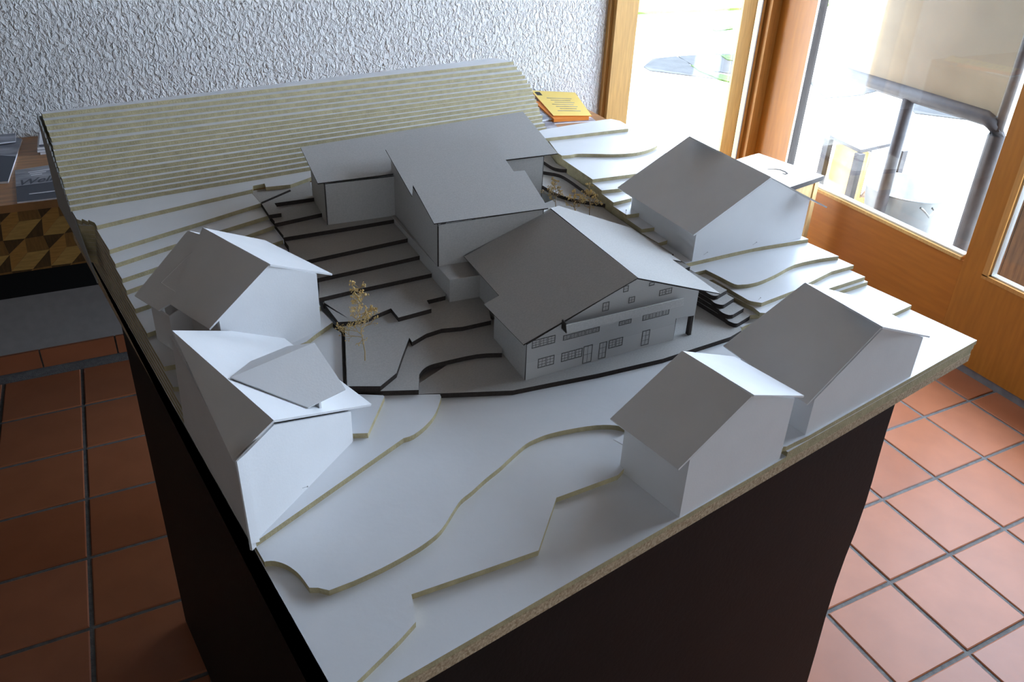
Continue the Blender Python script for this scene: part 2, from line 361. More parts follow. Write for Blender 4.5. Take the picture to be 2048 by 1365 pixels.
# ================================================================== the site model: base board and foam layers
site = bthing('site_model', 0.89, 1.3, ZB, 'white contour-layer landscape model on a chipboard base with a steep stepped hill', 'model')
MB().box(0.2005, 1.573, 0.5445, 2.03, ZB, 0.918).go('chipboard', 'chipboard', site, 'board')
def uL(n): return 0.2028 + 0.00115 * max(n - 1, 0)
UR = 1.583
def layer(n, poly, name='foam_layer', z0=None):
    a = sum(poly[i][0] * poly[(i + 1) % len(poly)][1] - poly[(i + 1) % len(poly)][0] * poly[i][1] for i in range(len(poly)))
    if a < 0: poly = poly[::-1]
    return MB().prism(poly, L(n - 1) if z0 is None else z0, L(n), 0, 1).go(name, ['foam_top', 'foam_edge'], site, 'board')
def smooth_line(pts, k=3):
    out = []
    for i in range(len(pts) - 1):
        p0, p1, p2, p3 = pts[max(i - 1, 0)], pts[i], pts[i + 1], pts[min(i + 2, len(pts) - 1)]
        for s in range(k):
            t = s / k
            out.append(tuple(0.5 * ((2 * p1[c]) + (-p0[c] + p2[c]) * t + (2 * p0[c] - 5 * p1[c] + 4 * p2[c] - p3[c]) * t * t + (-p0[c] + 3 * p1[c] - 3 * p2[c] + p3[c]) * t ** 3) for c in (0, 1)))
    out.append(tuple(pts[-1])); return out
def P(n, *px): return [uv(p, L(n)) for p in px]
VB = 1.82
# insert boundary, left side (front to back) and right side
INS_L = [uv((686.4, 779), L(4)), uv((682.8, 666.5), L(4)), uv((667, 648), L(5)), uv((640, 611), L(6)), uv((576.7, 501.4), L(8)), uv((566.4, 480), L(9)), uv((548.8, 450.8), L(10)), uv((537, 431), L(11)), uv((521.7, 406.2), L(12)), uv((508, 384), L(13))]
INS_F = P(3, (686, 787), (762, 790), (840, 789.2), (960, 784.7), (1025.3, 781.9), (1104.4, 766), (1196.7, 748), (1325, 718.6), (1460.4, 674.7), (1482.8, 661.6), (1481.4, 654.3))
# front levels
FV = 0.5452
layer(0, [(0.2015, FV), (1.572, FV), (1.572, 2.0), (0.2015, 2.0)], z0=0.918)
l1 = P(1, (690, 1388), (715.3, 1363), (800, 1280), (831.8, 1244.4), (830, 1225), (823, 1189.5), (950, 1146), (1077, 1101.6), (1113, 996), (1236, 951), (1253, 932), (1262, 928))
l1 = [(l1[0][0] - 0.03, FV)] + l1 + [(0.80, 0.66), (0.97, 0.66), (0.975, 0.60), (0.977, FV), (UR - 0.006, FV), (UR - 0.006, 1.0), (UR - .01, 2.0), (uL(1), 2.0), (uL(1), FV)]
layer(1, l1)
cur = P(2, (530.8, 1123.6), (548.3, 1122.7), (572.5, 1130.2), (594.5, 1145.6), (607.7, 1160.9), (618.6, 1176.3), (636.2, 1176.3), (658.2, 1181.6), (706.5, 1163.1), (763.7, 1136.8), (816.4, 1108.2), (851.6, 1086.2), (882.3, 1059.9), (906.5, 1022.5), (921.9, 1000.5), (943.8, 983), (970.2, 958.8), (1000, 935), (1016, 920), (1050, 890), (1075, 877), (1100, 868), (1140, 859), (1191.8, 851.2), (1232, 851.5), (1262, 860))
l2 = [(uL(2), cur[0][1] - 0.0005)] + smooth_line(cur[:5]) + cur[5:8] + smooth_line(cur[8:]) + [(0.80, 0.735), (0.97, 0.70), (0.978, 0.60)] + P(2, (1564.6, 898), (1567, 894), (1573, 893.7), (1590, 885)) + [(1.03, FV + .001), (UR, FV), (UR, 2.0), (uL(2), 2.0)]
layer(2, l2)
# left stack
def left(n, riser, back=VB, lead=True):
    r = P(n, *riser); u0 = uL(n)
    r = [(u0, r[0][1])] + r[1:]
    v_end = r[-1][1]
    tail = [p for p in INS_L if p[1] > v_end + 0.004]
    return layer(n, r + tail + [(tail[-1][0] if tail else r[-1][0], back), (0.1897, back), (0.1897, 1.772), (u0, 1.752)])
l3 = P(3, (512.5, 1082), (807, 877)) + smooth_line(P(3, (807, 877), (827.5, 869.8), (853, 849.6), (871.4, 825.8), (882.4, 794.7)))[1:]
layer(3, [(uL(3), l3[0][1] - 0.001)] + l3[1:] + P(3, (880, 789), (762, 791), (688, 788)) + INS_L[0:] + [(INS_L[-1][0], VB), (uL(3), VB)])
left(4, [(372.5, 838), (395, 832), (560, 905), (700, 868), (735.9, 866.8), (768.9, 793.6), (766, 791), (688, 788)])
left(5, [(341.8, 775.8), (374.7, 773.6), (520, 722), (612.6, 684), (632, 668.6), (665.4, 645)])
left(6, [(324, 735), (366, 726.4), (470, 690), (600, 640), (641, 613)])
left(7, [(292, 667.7), (320, 658), (420, 620), (560, 560), (608, 556)])
left(8, [(269.5, 618.6), (296, 610), (420, 560), (576.7, 501.4)])
left(9, [(251, 582), (275, 573.5), (400, 532), (566.4, 480.5)])
left(10, [(241.4, 558.7), (294.8, 541), (420, 497), (548.8, 451.3)])
left(11, [(227.4, 528.7), (343, 491), (537, 431.5)])
left(12, [(219.4, 500), (400, 444.5), (521.7, 406.6)])
l13 = P(13, (193, 451.8), (400, 402.7), (505, 379), (506, 372), (529, 367.3), (531.5, 374.5), (581, 369.5), (617, 356.5), (623, 354))
layer(13, [(uL(13), l13[0][1])] + l13[1:] + [(0.72, 1.79), (1.45, 1.79), (1.45, 2.02), (0.1897, 2.02), (0.1897, 1.785), (0.196, 1.772), (0.199, 1.782), (0.206, 1.762), (0.209, 1.770), (uL(13), 1.748)])
# the steep hill: seventeen straight strips
SLp = [(83.6, 228.6), (87.6, 241.8), (92, 253.2), (97.2, 266), (101.2, 277.4), (104.3, 291.5), (106.5, 302.9), (109.1, 313.9), (112.2, 325.3), (115.9, 335.8), (117.2, 346.4), (123, 358.2), (125.6, 368.3), (128.7, 380.6), (133, 392), (136.6, 403), (139.2, 415.4)]
SRp = [(1027.3, 122.9), (1033.9, 133), (1044, 143), (1050.2, 151), (1054.6, 159.8), (1061.2, 168.1), (1064.3, 176.5), (1066.5, 183.1), (1070, 191), (1073, 199.3), (1076.6, 207.2), (1079, 215.3), (1080.2, 223), (1085.5, 230.5), (1085, 238), (1090, 246.8), (1093, 254.7)]
for i, (a, c) in enumerate(zip(SLp, SRp)):
    n = 30 - i; A = uv(a, L(n)); B = uv(c, L(n)); ba, bb_ = uv((79, 222.5), L(30)), uv((985, 114.5), L(30))
    vb = 2.045
    pl = [(A[0] + 0.001, A[1])]
    for k in range(1, 6):
        f = k / 6; pl.append((A[0] + (B[0] - A[0]) * f, A[1] + (B[1] - A[1]) * f + random.uniform(-.0008, .0008)))
    pl += [B]
    pl += ([(B[0] - 0.03, vb + .022), (A[0] + .001, vb)] if n == 30 else [(B[0] - 0.004, vb + .02), (A[0] + 0.001, vb)])
    layer(n, pl)
# grey card closing the left end of the hill
UPAN = 0.1865
out = []
for a, n in zip(SLp, range(30, 13, -1)):
    A = uv(a, L(n)); out += [(A[1] + 0.001, L(n) - 0.001), (A[1] + 0.0005, L(n - 1) - 0.001)]
lo = [(1.70, L(12)), (1.66, 0.955), (1.79, 0.982), (2.045, 0.985), (2.045, L(30) - 0.001)]
MB().plate([Vector((UPAN, v, z)) for v, z in out + [(1.80, L(13) - 0.002)] + lo[1:]], (0.0025, 0, 0)).go('end_panel', 'grey_panel', site, 'board')
MB().box(0.19, 1.44, 2.048, 2.051, 0.985, L(29)).go('back_panel', 'grey_panel', site, 'board')
# right stack
INS_R = [(1.236, 0.80), (1.236, 0.998), (1.234, 1.026), (1.240, 1.119), (1.244, 1.179), (1.255, 1.242), (1.263, 1.300), (1.275, 1.353), (1.2865, 1.4065), (1.314, 1.558), (1.317, 1.586), (1.347, 1.655), (1.408, 1.746)]
def right(n, riser, ur=UR, tailv=None, back=1.742):
    r = P(n, *riser); v0 = r[0][1]
    tail = [p for p in reversed(INS_R) if p[1] > v0 + 0.003]
    return layer(n, r + [(ur, back)] + ([(tail[0][0], back)] if tail else []) + tail)
right(3, [(1483, 655), (1500, 648), (1560, 640), (1787.4, 627.7), (1823.6, 611)])
right(4, [(1473.3, 639), (1495.3, 630.9), (1560, 628), (1681.6, 581.7), (1736, 563.7)])
right(5, [(1439.6, 595.7), (1457, 589), (1507, 615.5), (1520, 625.8), (1530, 626.5), (1560, 620), (1662, 576), (1730.4, 554)])
r6 = P(6, (1411, 562), (1426.4, 559.8), (1461.6, 580.3)) + smooth_line(P(6, (1461.6, 580.3), (1485, 594), (1501, 602.3), (1523.8, 606)))[1:] + P(6, (1589, 581), (1663.7, 543), (1708, 531))
layer(6, r6 + [(UR, 1.742), (1.408, 1.742)] + [p for p in reversed(INS_R) if p[1] > r6[0][1] + .003][1:])
r7 = P(7, (1389.8, 545.2), (1411.8, 540)) + smooth_line(P(7, (1411.8, 540), (1440, 554), (1469, 568.6), (1485, 569.5), (1501, 567.9), (1523, 562), (1552.4, 548.8), (1589, 529.8), (1640, 518), (1677.8, 512.9)))[1:]
layer(7, r7 + [(UR, 1.742), (1.408, 1.742)] + [p for p in reversed(INS_R) if p[1] > r7[0][1] + .003][1:])
right(8, [(1371.5, 527.6), (1383, 525), (1505.5, 496.8), (1617, 478.5)])
right(9, [(1316.7, 486.4), (1336, 480.6), (1420, 470)], ur=1.575)
right(10, [(1283.4, 458.7), (1310, 455), (1400, 440)], ur=1.575)
right(11, [(1253.4, 430), (1280, 426.5), (1380, 420)], ur=1.575)
l12 = P(12, (1227, 405.2), (1263.6, 396.4))
layer(12, l12 + [(1.333, 1.336), (1.58, 1.36), (1.585, 1.742), (1.408, 1.742)] + [p for p in reversed(INS_R) if p[1] > l12[0][1] + .003][1:])
l13 = P(13, (1203.5, 381), (1240, 377.4))
layer(13, l13 + [(1.45, 1.345), (1.59, 1.36), (1.595, 1.742), (1.408, 1.742)] + [p for p in reversed(INS_R) if p[1] > l13[0][1] + .003][1:])
l14 = P(14, (1185.2, 359), (1269.5, 348), (1300, 344))
layer(14, l14 + [(1.60, 1.36), (1.608, 1.742), (1.408, 1.742)] + [p for p in reversed(INS_R) if p[1] > l14[0][1] + .003][1:])
l15 = smooth_line(P(15, (1123.7, 311.5), (1142, 310), (1155.2, 307.8), (1187.4, 307.8), (1225.5, 308.6), (1265, 306.4), (1288.5, 302), (1306, 296), (1315, 290.3), (1314, 286)))
layer(15, l15 + P(15, (1280, 268), (1258, 258)) + [(1.408, 1.742)] + P(15, (1096.6, 280.7), (1115.7, 306.4)))
layer(16, P(16, (1090.5, 276.8), (1150, 270), (1257, 257.2), (1256, 251), (1240, 242), (1222, 238), (1205, 240), (1096.5, 257.3)) + [(1.36, 1.742), (1.345, 1.70)])

# ================================================================== the grey card inset with terraces
inset = bthing('card_site_inset', 0.95, 1.2, L(2), 'grey cardboard terraced garden inset in the middle of the white model', 'model')
def terrace(n, poly, name='terrace', z0=None):
    a = sum(poly[i][0] * poly[(i + 1) % len(poly)][1] - poly[(i + 1) % len(poly)][0] * poly[i][1] for i in range(len(poly)))
    if a < 0: poly = poly[::-1]
    return MB().prism(poly, L(n - 1) if z0 is None else z0, L(n) + 0.0004, 0, 1).go(name, ['grey_card', 'grey_card_dark'], inset, 'board')
E_ = 0.004
IL = [(p[0] + (0.007 if k < 4 else 0.0012), p[1] - 0.001) for k, p in enumerate(INS_L)]
def IR(v0): return [(p[0] - E_, p[1]) for p in INS_R if p[1] > v0]
g0 = P(3, (838, 789.4), (960, 784.7), (1025.3, 781.9), (1104.4, 766), (1196.7, 748), (1325, 718.6), (1460.4, 674.7), (1482.8, 661.6), (1481.4, 654.3))
terrace(3, g0 + [(1.230, 1.05), (0.70, 1.05), (g0[0][0], 1.0)])
tB = P(4, (760.8, 783), (837.3, 780.8), (838.5, 750)) + smooth_line(P(4, (838.5, 750), (845, 741), (857, 732.5), (880, 725.5), (953, 709.5), (1004, 706.8)))[1:]
terrace(4, tB + [(0.80, 1.10), (0.60, 1.12)] + P(4, (800, 690), (762, 770)))
tA = P(5, (695, 773.3), (760.8, 773.3), (793, 747), (805, 712), (818.6, 676), (824, 685), (853, 668), (883, 658.4), (925, 654.4), (982, 641.8))
terrace(5, tA + [(0.86, 1.26), (0.56, 1.26)] + [p for p in reversed(IL) if p[1] < 1.25], z0=L(3))
tC = P(6, (646, 604.5), (677, 645), (692, 644), (706, 643.7), (735, 637), (782, 617.5), (797, 636), (862.8, 618.2), (853.5, 601.5), (891, 592.6))
terrace(6, tC + [(0.86, 1.40), (0.58, 1.40)] + [p for p in reversed(IL) if 1.26 < p[1] < 1.36])
def back_terrace(n, px, ul, vb):
    r = P(n, *px); return terrace(n, r + [(r[-1][0] + 0.08, r[-1][1] + 0.02), (1.10, vb), (ul, vb)] + [p for p in reversed(IL) if r[0][1] + .004 < p[1] < vb])
back_terrace(7, [(638, 597), (700, 582.5), (780, 565.5), (864, 547.5)], 0.60, 1.50)
back_terrace(8, [(600, 565), (635.5, 557.3), (740, 534.5), (844, 511)], 0.60, 1.56)
back_terrace(9, [(580, 528), (624.5, 518.8), (720, 498), (820, 476.5)], 0.58, 1.60)
back_terrace(10, [(567, 475.8), (640, 464), (720, 451), (794, 438.5)], 0.57, 1.66)
r = P(11, (549.5, 447.5), (600, 436.5), (641, 427.5)); terrace(11, r + [(0.72, 1.60), (0.72, 1.75), (0.56, 1.75)] + [p for p in reversed(IL) if r[0][1] + .004 < p[1] < 1.74])
r = P(12, (538, 430.5), (562.5, 426.8), (548.8, 407), (628, 396)); terrace(12, r + [(0.70, 1.78), (0.555, 1.785)] + P(12, (524, 409)))
# slot strip along the upper plate
q = P(12, (522.5, 406.5), (580, 381.2), (582, 383.2), (523.5, 408.6)); MB().prism(q, L(12) + .0005, L(12) + 0.0022, 0, 0).go('retaining_strip', 'grey_card_dark', inset, 'board')
# right-hand yard, curved plates and steps beside the chalet
def rterr(n, px, vb, sm=True, z0=None):
    r = P(n, *px); r = smooth_line(r) if sm else r
    return terrace(n, r + [p for p in IR(r[-1][1] + .003) if p[1] < vb] + [(1.30, vb), (1.06, vb)], z0=z0)
def step(n, px):
    r = smooth_line(P(n, *px)); return terrace(n, r + [(1.231, r[-1][1] + 0.006), (1.231, 1.10), (r[0][0] + .012, 1.10)])
step(4, [(1450.6, 637.5), (1457, 642.6), (1467.4, 647), (1474, 647.6), (1478, 646)])
step(5, [(1435.2, 618.4), (1445, 626), (1457, 630.6), (1466, 630)])
step(6, [(1421.3, 600), (1431, 607.4), (1445, 610.4), (1452, 607.5)])
step(7, [(1414, 586), (1422, 590.5), (1430, 592.5), (1436, 591.5)])
terrace(8, [(1.12, 1.01), (1.229, 1.01), (1.231, 1.10), (1.235, 1.12), (1.10, 1.12)], z0=L(6))
y9 = [(1.05, 1.06), (1.228, 1.06)] + IR(1.07)[:7] + [(1.28, 1.46), (1.02, 1.40)]
terrace(9, y9, z0=L(6))
rterr(10, [(1080, 369), (1086.4, 372.3), (1115.7, 388.4), (1147.9, 398), (1184.5, 404.5), (1213.8, 409)], 1.62)
rterr(11, [(1080, 341), (1087.8, 343), (1118.6, 348.8), (1142, 362), (1160, 375), (1178.6, 387), (1190, 388.6), (1200.6, 387.7)], 1.66)
rterr(12, [(1080, 319), (1089.3, 324), (1105.4, 334.2), (1123, 338.6), (1137, 338.6)], 1.70)
# dark lining of the gap round the inset
gap = [(INS_L[0][0] + .0005, INS_L[0][1]), (INS_L[1][0] + .0005, INS_L[1][1]), (INS_L[2][0] + .0005, INS_L[2][1]), (INS_L[3][0] + .0005, INS_L[3][1]), (INS_L[3][0] + .0035, INS_L[3][1]), (INS_L[2][0] + .0035, INS_L[2][1]), (INS_L[1][0] + .0035, INS_L[1][1]), (INS_L[0][0] + .0035, INS_L[0][1])]
MB().prism(gap, L(2), L(4) + 0.003).go('edge_strip', 'grey_card_dark', inset, 'board')

# ================================================================== houses
FIT = {
 'H4': dict(Au=.7306, Av=.547, tg=.0076, ta=1.605, W=.2333, r=.1203, hz=1.0994, gl=-.0219, zl=1.0288, gr=.2601, zr=1.0392, of=.002, Lb=.137),
 'H5': dict(Au=1.0268, Av=.5505, tg=-.0058, ta=1.5325, W=.3149, r=.1586, hz=1.1065, gl=-.0155, zl=1.0133, gr=.3477, zr=1.0214, of=.002, Lb=.1654),
 'H3': dict(Au=1.2524, Av=1.0266, tg=-.1584, ta=1.3991, W=.3203, r=.1863, hz=1.1734, gl=-.0094, zl=1.0665, gr=.3829, zr=1.0723, of=.002, Lb=.298),
 'H2': dict(Au=.2927, Av=1.1802, tg=.2448, ta=1.8142, W=.1944, r=.1036, hz=1.1437, gl=-.02, zl=1.0707, gr=.2274, zr=1.0771, of=.004, Lb=.2056),
 'H6': dict(Au=.7193, Av=.9132, tg=-.1362, ta=1.3898, W=.3763, r=.2186, hz=1.1136, gl=-.0061, zl=1.0308, gr=.4316, zr=1.033, of=.02, Lb=.3309),
}
class Frame:
    def __init__(s, d):
        s.__dict__.update(d); s.G = Vector((math.cos(d['tg']), math.sin(d['tg']), 0)); s.A = Vector((math.cos(d['ta']), math.sin(d['ta']), 0)); s.O = Vector((d['Au'], d['Av'], 0))
    def p(s, g, a, z): return s.O + s.G * g + s.A * a + Vector((0, 0, z))
    def lz(s, g): return s.hz - (s.hz - s.zl) / (s.r - s.gl) * (s.r - g)
    def rz(s, g): return s.hz - (s.hz - s.zr) / (s.gr - s.r) * (g - s.r)
    def rr(s): return s.p(s.r, 0, s.hz)
    def lplane(s): return plane3(s.p(s.r, 0, s.hz), s.p(s.r, s.Lb, s.hz), s.p(s.gl, 0, s.zl))
    def rplane(s): return plane3(s.p(s.r, 0, s.hz), s.p(s.r, s.Lb, s.hz), s.p(s.gr, 0, s.zr))
def down(n): return n if n.z < 0 else -n
def roof(parent, pl, pts, th, m_, name='roof_panel', em=None):
    n = down(pl[1]); return MB().plate(pts, n * th, 0, 1 if em else 0).go(name, [m_, em] if em else [m_], parent, 'board')
def gable_house(key, name, label, zbase, Lw, lpx, rpx, th=0.0032, mt='card_white', zback=None):
    f = Frame(FIT[key]); c = f.p(f.W / 2, Lw / 2, 0)
    t = bthing(name, c.x, c.y, zbase, label, 'model house', 'card houses of the neighbourhood')
    w_ = 0.004; dz = th * 1.25
    def gab(a):
        return [f.p(0, a, zbase), f.p(f.W, a, zbase), f.p(f.W, a, f.rz(f.W) - dz), f.p(f.r, a, f.hz - dz), f.p(0, a, f.lz(0) - dz)]
    MB().plate(gab(0), f.A * w_).go('gable_wall', mt, t, 'board'); MB().plate(gab(Lw), -f.A * w_).go('gable_wall', mt, t, 'board')
    MB().plate([f.p(0, w_, zbase), f.p(0, Lw - w_, zbase), f.p(0, Lw - w_, f.lz(0) - dz), f.p(0, w_, f.lz(0) - dz)], f.G * w_).go('side_wall', mt, t, 'board')
    MB().plate([f.p(f.W, w_, zbase), f.p(f.W, Lw - w_, zbase), f.p(f.W, Lw - w_, f.rz(f.W) - dz), f.p(f.W, w_, f.rz(f.W) - dz)], -f.G * w_).go('side_wall', mt, t, 'board')
    lp, rp = f.lplane(), f.rplane()
    lpts = [on_plane(q, *lp) if not isinstance(q, Vector) else q for q in lpx]; rpts = [on_plane(q, *rp) if not isinstance(q, Vector) else q for q in rpx]
    roof(t, lp, lpts, th, mt); roof(t, rp, rpts, th, mt)
    return t, f
f4 = Frame(FIT['H4'])
h4_, _ = gable_house('H4', 'model_house', 'small white card house at the front edge, its gable flush with the board', L(0), 0.125,
            [(1364.2, 701.7), (1220, 838), (1356.4, 939.4), (1507.5, 789.1)],
            [(1365.5, 702.5), (1508.5, 790.5), (1608.6, 791.9), f4.p(f4.gr, f4.Lb, f4.zr)])
aw = [bz(q, L(0) + .040) for q in [(1227, 879), (1266, 861), (1300, 884), (1266, 901)]]
MB().plate(aw, (0, 0, -.002)).go('awning', 'card_white', h4_, 'board')
f5 = Frame(FIT['H5'])
gable_house('H5', 'model_house', 'large white card house at the right front corner with a broad dark roof slope', L(2), 0.155,
            [(1609.8, 565.6), (1446.4, 691.7), (1614, 809.4), (1764.6, 652.7)],
            [(1611, 566), (1765.5, 654), (1860.3, 673), (1731.8, 598.5)])
gable_house('H3', 'model_house', 'white card house high on the right plates, in front of the stool and door', L(8), 0.2483,
            [(1378.7, 272.3), (1234.8, 375.1), (1386.7, 470.3), (1542.8, 354.4)],
            [(1379.5, 272.8), (1543.3, 355.5), (1654.8, 414.1), Frame(FIT['H3']).p(.3829, .298, 1.0723)])
t2, f2 = gable_house('H2', 'model_house', 'white card house with a stepped double roof beside the left terrace steps', L(5), 0.185,
            [(405, 455), (340, 609), (418.2, 658.7), (540.2, 527.9)],
            [(406, 455.8), (541, 529), (665, 548.2), (530.3, 480.7)])
lp2 = f2.lplane(); n2 = down(lp2[1])
roof(t2, lp2, [on_plane(q, lp2[0] + n2 * 0.004, lp2[1]) for q in [(375.3, 461.3), (268.7, 591.7), (316, 621.4), (352, 600), (402, 470)]], 0.003, 'card_white', 'annex_roof')
rp2 = f2.rplane(); qa = on_plane((375.3, 461.3), lp2[0] + n2 * 0.004, lp2[1]); qb = on_plane((391, 469.5), lp2[0] + n2 * 0.004, lp2[1])
dn = Vector((f2.G.x, f2.G.y, (f2.zr - f2.hz) / (f2.gr - f2.r)))
roof(t2, (qa, rp2[1]), [qa, qb, qb + dn * 0.07, qa + dn * 0.07], 0.003, 'card_white', 'annex_roof')
ax = [(0.237, 1.275), (0.222, 1.332)]
def lz2(u, v):
    return lp2[0].z - 0.0095 - (lp2[1].x * (u - lp2[0].x) + lp2[1].y * (v - lp2[0].y)) / lp2[1].z
e = f2.p(0.004, 0.09, 0)
e2 = (ax[1][0] + (e.x - ax[0][0]), ax[1][1] + (e.y - ax[0][1]))
def wallp(A, B, z0, za, zb_, off, name, parent, mt='card_white'):
    return MB().plate([Vector((A[0], A[1], z0)), Vector((B[0], B[1], z0)), Vector((B[0], B[1], zb_)), Vector((A[0], A[1], za))], off).go(name, mt, parent, 'board')
wallp(ax[0], ax[1], L(6), lz2(*ax[0]), lz2(*ax[1]), (0.003, 0, 0), 'annex_wall', t2)
wallp(ax[0], (e.x, e.y), L(6), lz2(*ax[0]), lz2(e.x, e.y), (0, 0.003, 0), 'annex_wall', t2)

# --- the house cut by the left edge of the board, with a cross-gabled dormer
h1 = bthing('model_house', 0.28, 0.93, L(2), 'white card house sliced off by the left board edge, with a big cross dormer', 'model house', 'card houses of the neighbourhood')
A1, B1 = bz((512, 1083), L(3)), bz((708, 881.5), L(3))
gp = lambda q: vplane(q, A1, B1)
nrm = Vector((-(B1 - A1).y, (B1 - A1).x, 0)).normalized()
hz = 1.1154
RF, RB, RIF = bz((547.5, 841.1), hz), bz((344.2, 661.3), hz), Vector((0.446, 0.953, 0.991))
RIB = RB + (RIF - RF)
LF = bz((465.5, 922), 1.088)
gq = [gp(q) for q in [(503, 1090), (706.3, 882.5), (702, 824), (548, 851), (478, 922)]]
gq[0].z = L(2); gq[1].z = L(2)
MB().plate(gq, nrm * 0.004).go('gable_wall', 'card_white', h1, 'board')
st = [gp(q) for q in [(500, 1088), (517, 1083), (489, 907), (471, 923)]]
MB().plate([q - nrm * 0.0022 for q in st], nrm * 0.002).go('corner_strip', 'card_white', h1, 'board')
lp1, rp1 = plane3(RF, RB, LF), plane3(RF, RB, RIF)
roof(h1, lp1, [RF, RB, LF], 0.0035, 'card_white')
roof(h1, rp1, [RF, RIF, RIB, RB], 0.0035, 'card_white')
cut = [Vector((LF.x + .003, LF.y + .004, LF.z - .004)), Vector((RB.x - 0.004, RB.y - .004, RB.z - .006)), Vector((0.2015, 1.12, L(2))), Vector((0.2012, gq[0].y + .004, L(2)))]
MB().plate(cut, (0.003, 0, 0)).go('cut_wall', 'card_white', h1, 'board')
MB().plate([gq[1] + nrm * .004, gq[1] + (RIB - RIF) * .9 + Vector((0, 0, 0)), gq[2] + (RIB - RIF) * .9, gq[2] + nrm * .004], Vector((-0.004, 0.002, 0))).go('side_wall', 'card_white', h1, 'board')
DA = bz((461.8, 755.0), hz + 0.001); DB = bz((628.8, 685.5), hz + 0.001)
DD = on_plane((616.7, 815.4), rp1[0] + Vector((0, 0, 0.003)), rp1[1])
npl = plane3(DA, DB, DD); DC = on_plane((691.4, 778.9), *npl)
roof(h1, npl, [DA, DB, DC, DD], 0.003, 'card_white', 'dormer_roof')
axis = Vector(((DB - DA).x, (DB - DA).y, 0)).normalized(); side = Vector((-axis.y, axis.x, 0))
def mirror(q): k = (q - DA).dot(side); return q - side * 2 * k
fpl = plane3(DA, DB, mirror(DD))
roof(h1, fpl, [DA, mirror(DD), mirror(DC), DB], 0.003, 'card_white', 'dormer_roof')
zf = rp1
wq = [DD + (DC - DD) * 0.30 - side * 0.0, DD + (DC - DD) * 0.36, mirror(DD + (DC - DD) * 0.36), mirror(DD + (DC - DD) * 0.30)]
gb = DD + (DC - DD) * 0.34; gt = DA + (DB - DA) * ((gb - DA).dot(axis) / (DB - DA).length)
gi = side * (0.006 if (gb - DA).dot(side) < 0 else -0.006)
MB().plate([gb + gi + Vector((0, 0, -.020)), gb + gi + Vector((0, 0, -.005)), gt + Vector((0, 0, -.006)), mirror(gb + gi) + Vector((0, 0, -.005)), mirror(gb + gi) + Vector((0, 0, -.020))], axis * 0.003).go('dormer_wall', 'card_white', h1, 'board')

# --- the grey card chalet
f6 = Frame(FIT['H6']); c6 = f6.p(0.19, 0.16, 0)
ch = bthing('chalet_model', c6.x, c6.y, L(3), 'grey cardboard chalet with a wide gable roof and drawn windows on its front', 'model house')
th6 = 0.0022; z3 = L(3) + 0.0004
O6, X6 = f6.p(0, 0, 0), f6.p(1, 0, 0)
g6 = lambda q: vplane(q, O6, X6)
lp6, rp6 = f6.lplane(), f6.rplane()
gl = [(1050.7, 762.1), (1345.7, 683), (1351.8, 637.5), (1389.5, 631.2), (1398, 588)]
gq = [g6(q) for q in gl]; gq[0].z = z3; gq[1].z = z3
def gof(q): return (q - f6.O).dot(f6.G)
gq[4] = f6.p(gof(gq[3]), 0, f6.rz(gof(gq[3])) - th6 * 1.2)
poly = gq + [f6.p(f6.r, 0, f6.hz - th6 * 1.2), f6.p(0, 0, f6.lz(0) - th6 * 1.2)]
MB().plate(poly, f6.A * 0.002, 0, 1).go('gable_wall', ['card_siding', 'grey_card_dark'], ch, 'board')
gR = gof(gq[1]); gW = gof(gq[3])
def w6(g0, a0, g1, a1, z0, z1a, z1b, name='side_wall'):
    d = (f6.p(g1, a1, 0) - f6.p(g0, a0, 0)); nn = Vector((-d.y, d.x, 0)).normalized() * -0.002
    MB().plate([f6.p(g0, a0, z0), f6.p(g1, a1, z0), f6.p(g1, a1, z1b), f6.p(g0, a0, z1a)], nn, 0, 1).go(name, ['grey_card', 'grey_card_dark'], ch, 'board')
zt = f6.lz(0) - th6 * 1.3
w6(0, 0.0022, 0, 0.135, z3, zt, zt)
w6(0, 0.135, 0.03, 0.135, z3, zt, f6.lz(.03) - th6 * 1.3)
w6(0.03, 0.135, 0.03, 0.30, z3, f6.lz(.03) - th6 * 1.3, f6.lz(.03) - th6 * 1.3)
w6(gR, 0.0022, gR, 0.30, z3, gq[2].z + 0.01, gq[2].z + .01)
w6(gW, 0.0022, gW, 0.30, gq[3].z, f6.rz(gW) - th6 * 1.3, f6.rz(gW) - th6 * 1.3)
MB().plate([f6.p(gR, 0.003, gq[2].z), f6.p(gW, 0.003, gq[2].z), f6.p(gW, 0.3, gq[2].z), f6.p(gR, 0.3, gq[2].z)], (0, 0, -0.002)).go('soffit', 'grey_card', ch, 'board')
MB().plate([f6.p(0.03, 0.3, z3), f6.p(gW, 0.3, z3), f6.p(gW, .3, f6.rz(gW) - .003), f6.p(f6.r, .3, f6.hz - .003), f6.p(.03, .3, f6.lz(.03) - .003)], f6.A * -0.002).go('gable_wall', 'grey_card', ch, 'board')
cq = f6.p(gW - 0.005, 0.002, 0)
col = MB()
for (g0, g1, mi) in ((gW - 0.0085, gW - 0.002, 0), (gW - 0.002, gW, 1)):
    pts = [f6.p(g0, 0.0, z3), f6.p(g1, 0.0, z3), f6.p(g1, 0.0, gq[3].z), f6.p(g0, 0.0, gq[3].z)]
    col.plate(pts, f6.A * 0.009, mi, mi)
col.go('column', ['grey_card_dark', 'grey_card'], ch, 'board')
roof(ch, lp6, [on_plane(q, *lp6) for q in [(1099.4, 417.6), (928, 513.2), (998.2, 591.6), (967.6, 608.8), (1046.7, 689.6), (1275.8, 556)]], th6, 'grey_card', em='grey_card_dark')
roof(ch, rp6, [on_plane(q, *rp6) for q in [(1101, 416.5), (1276.8, 556.3), (1440.7, 587.4), (1345, 519.5), (1363.2, 523), (1262.6, 456.2), (1118, 412)]], th6, 'grey_card', em='grey_card_dark')
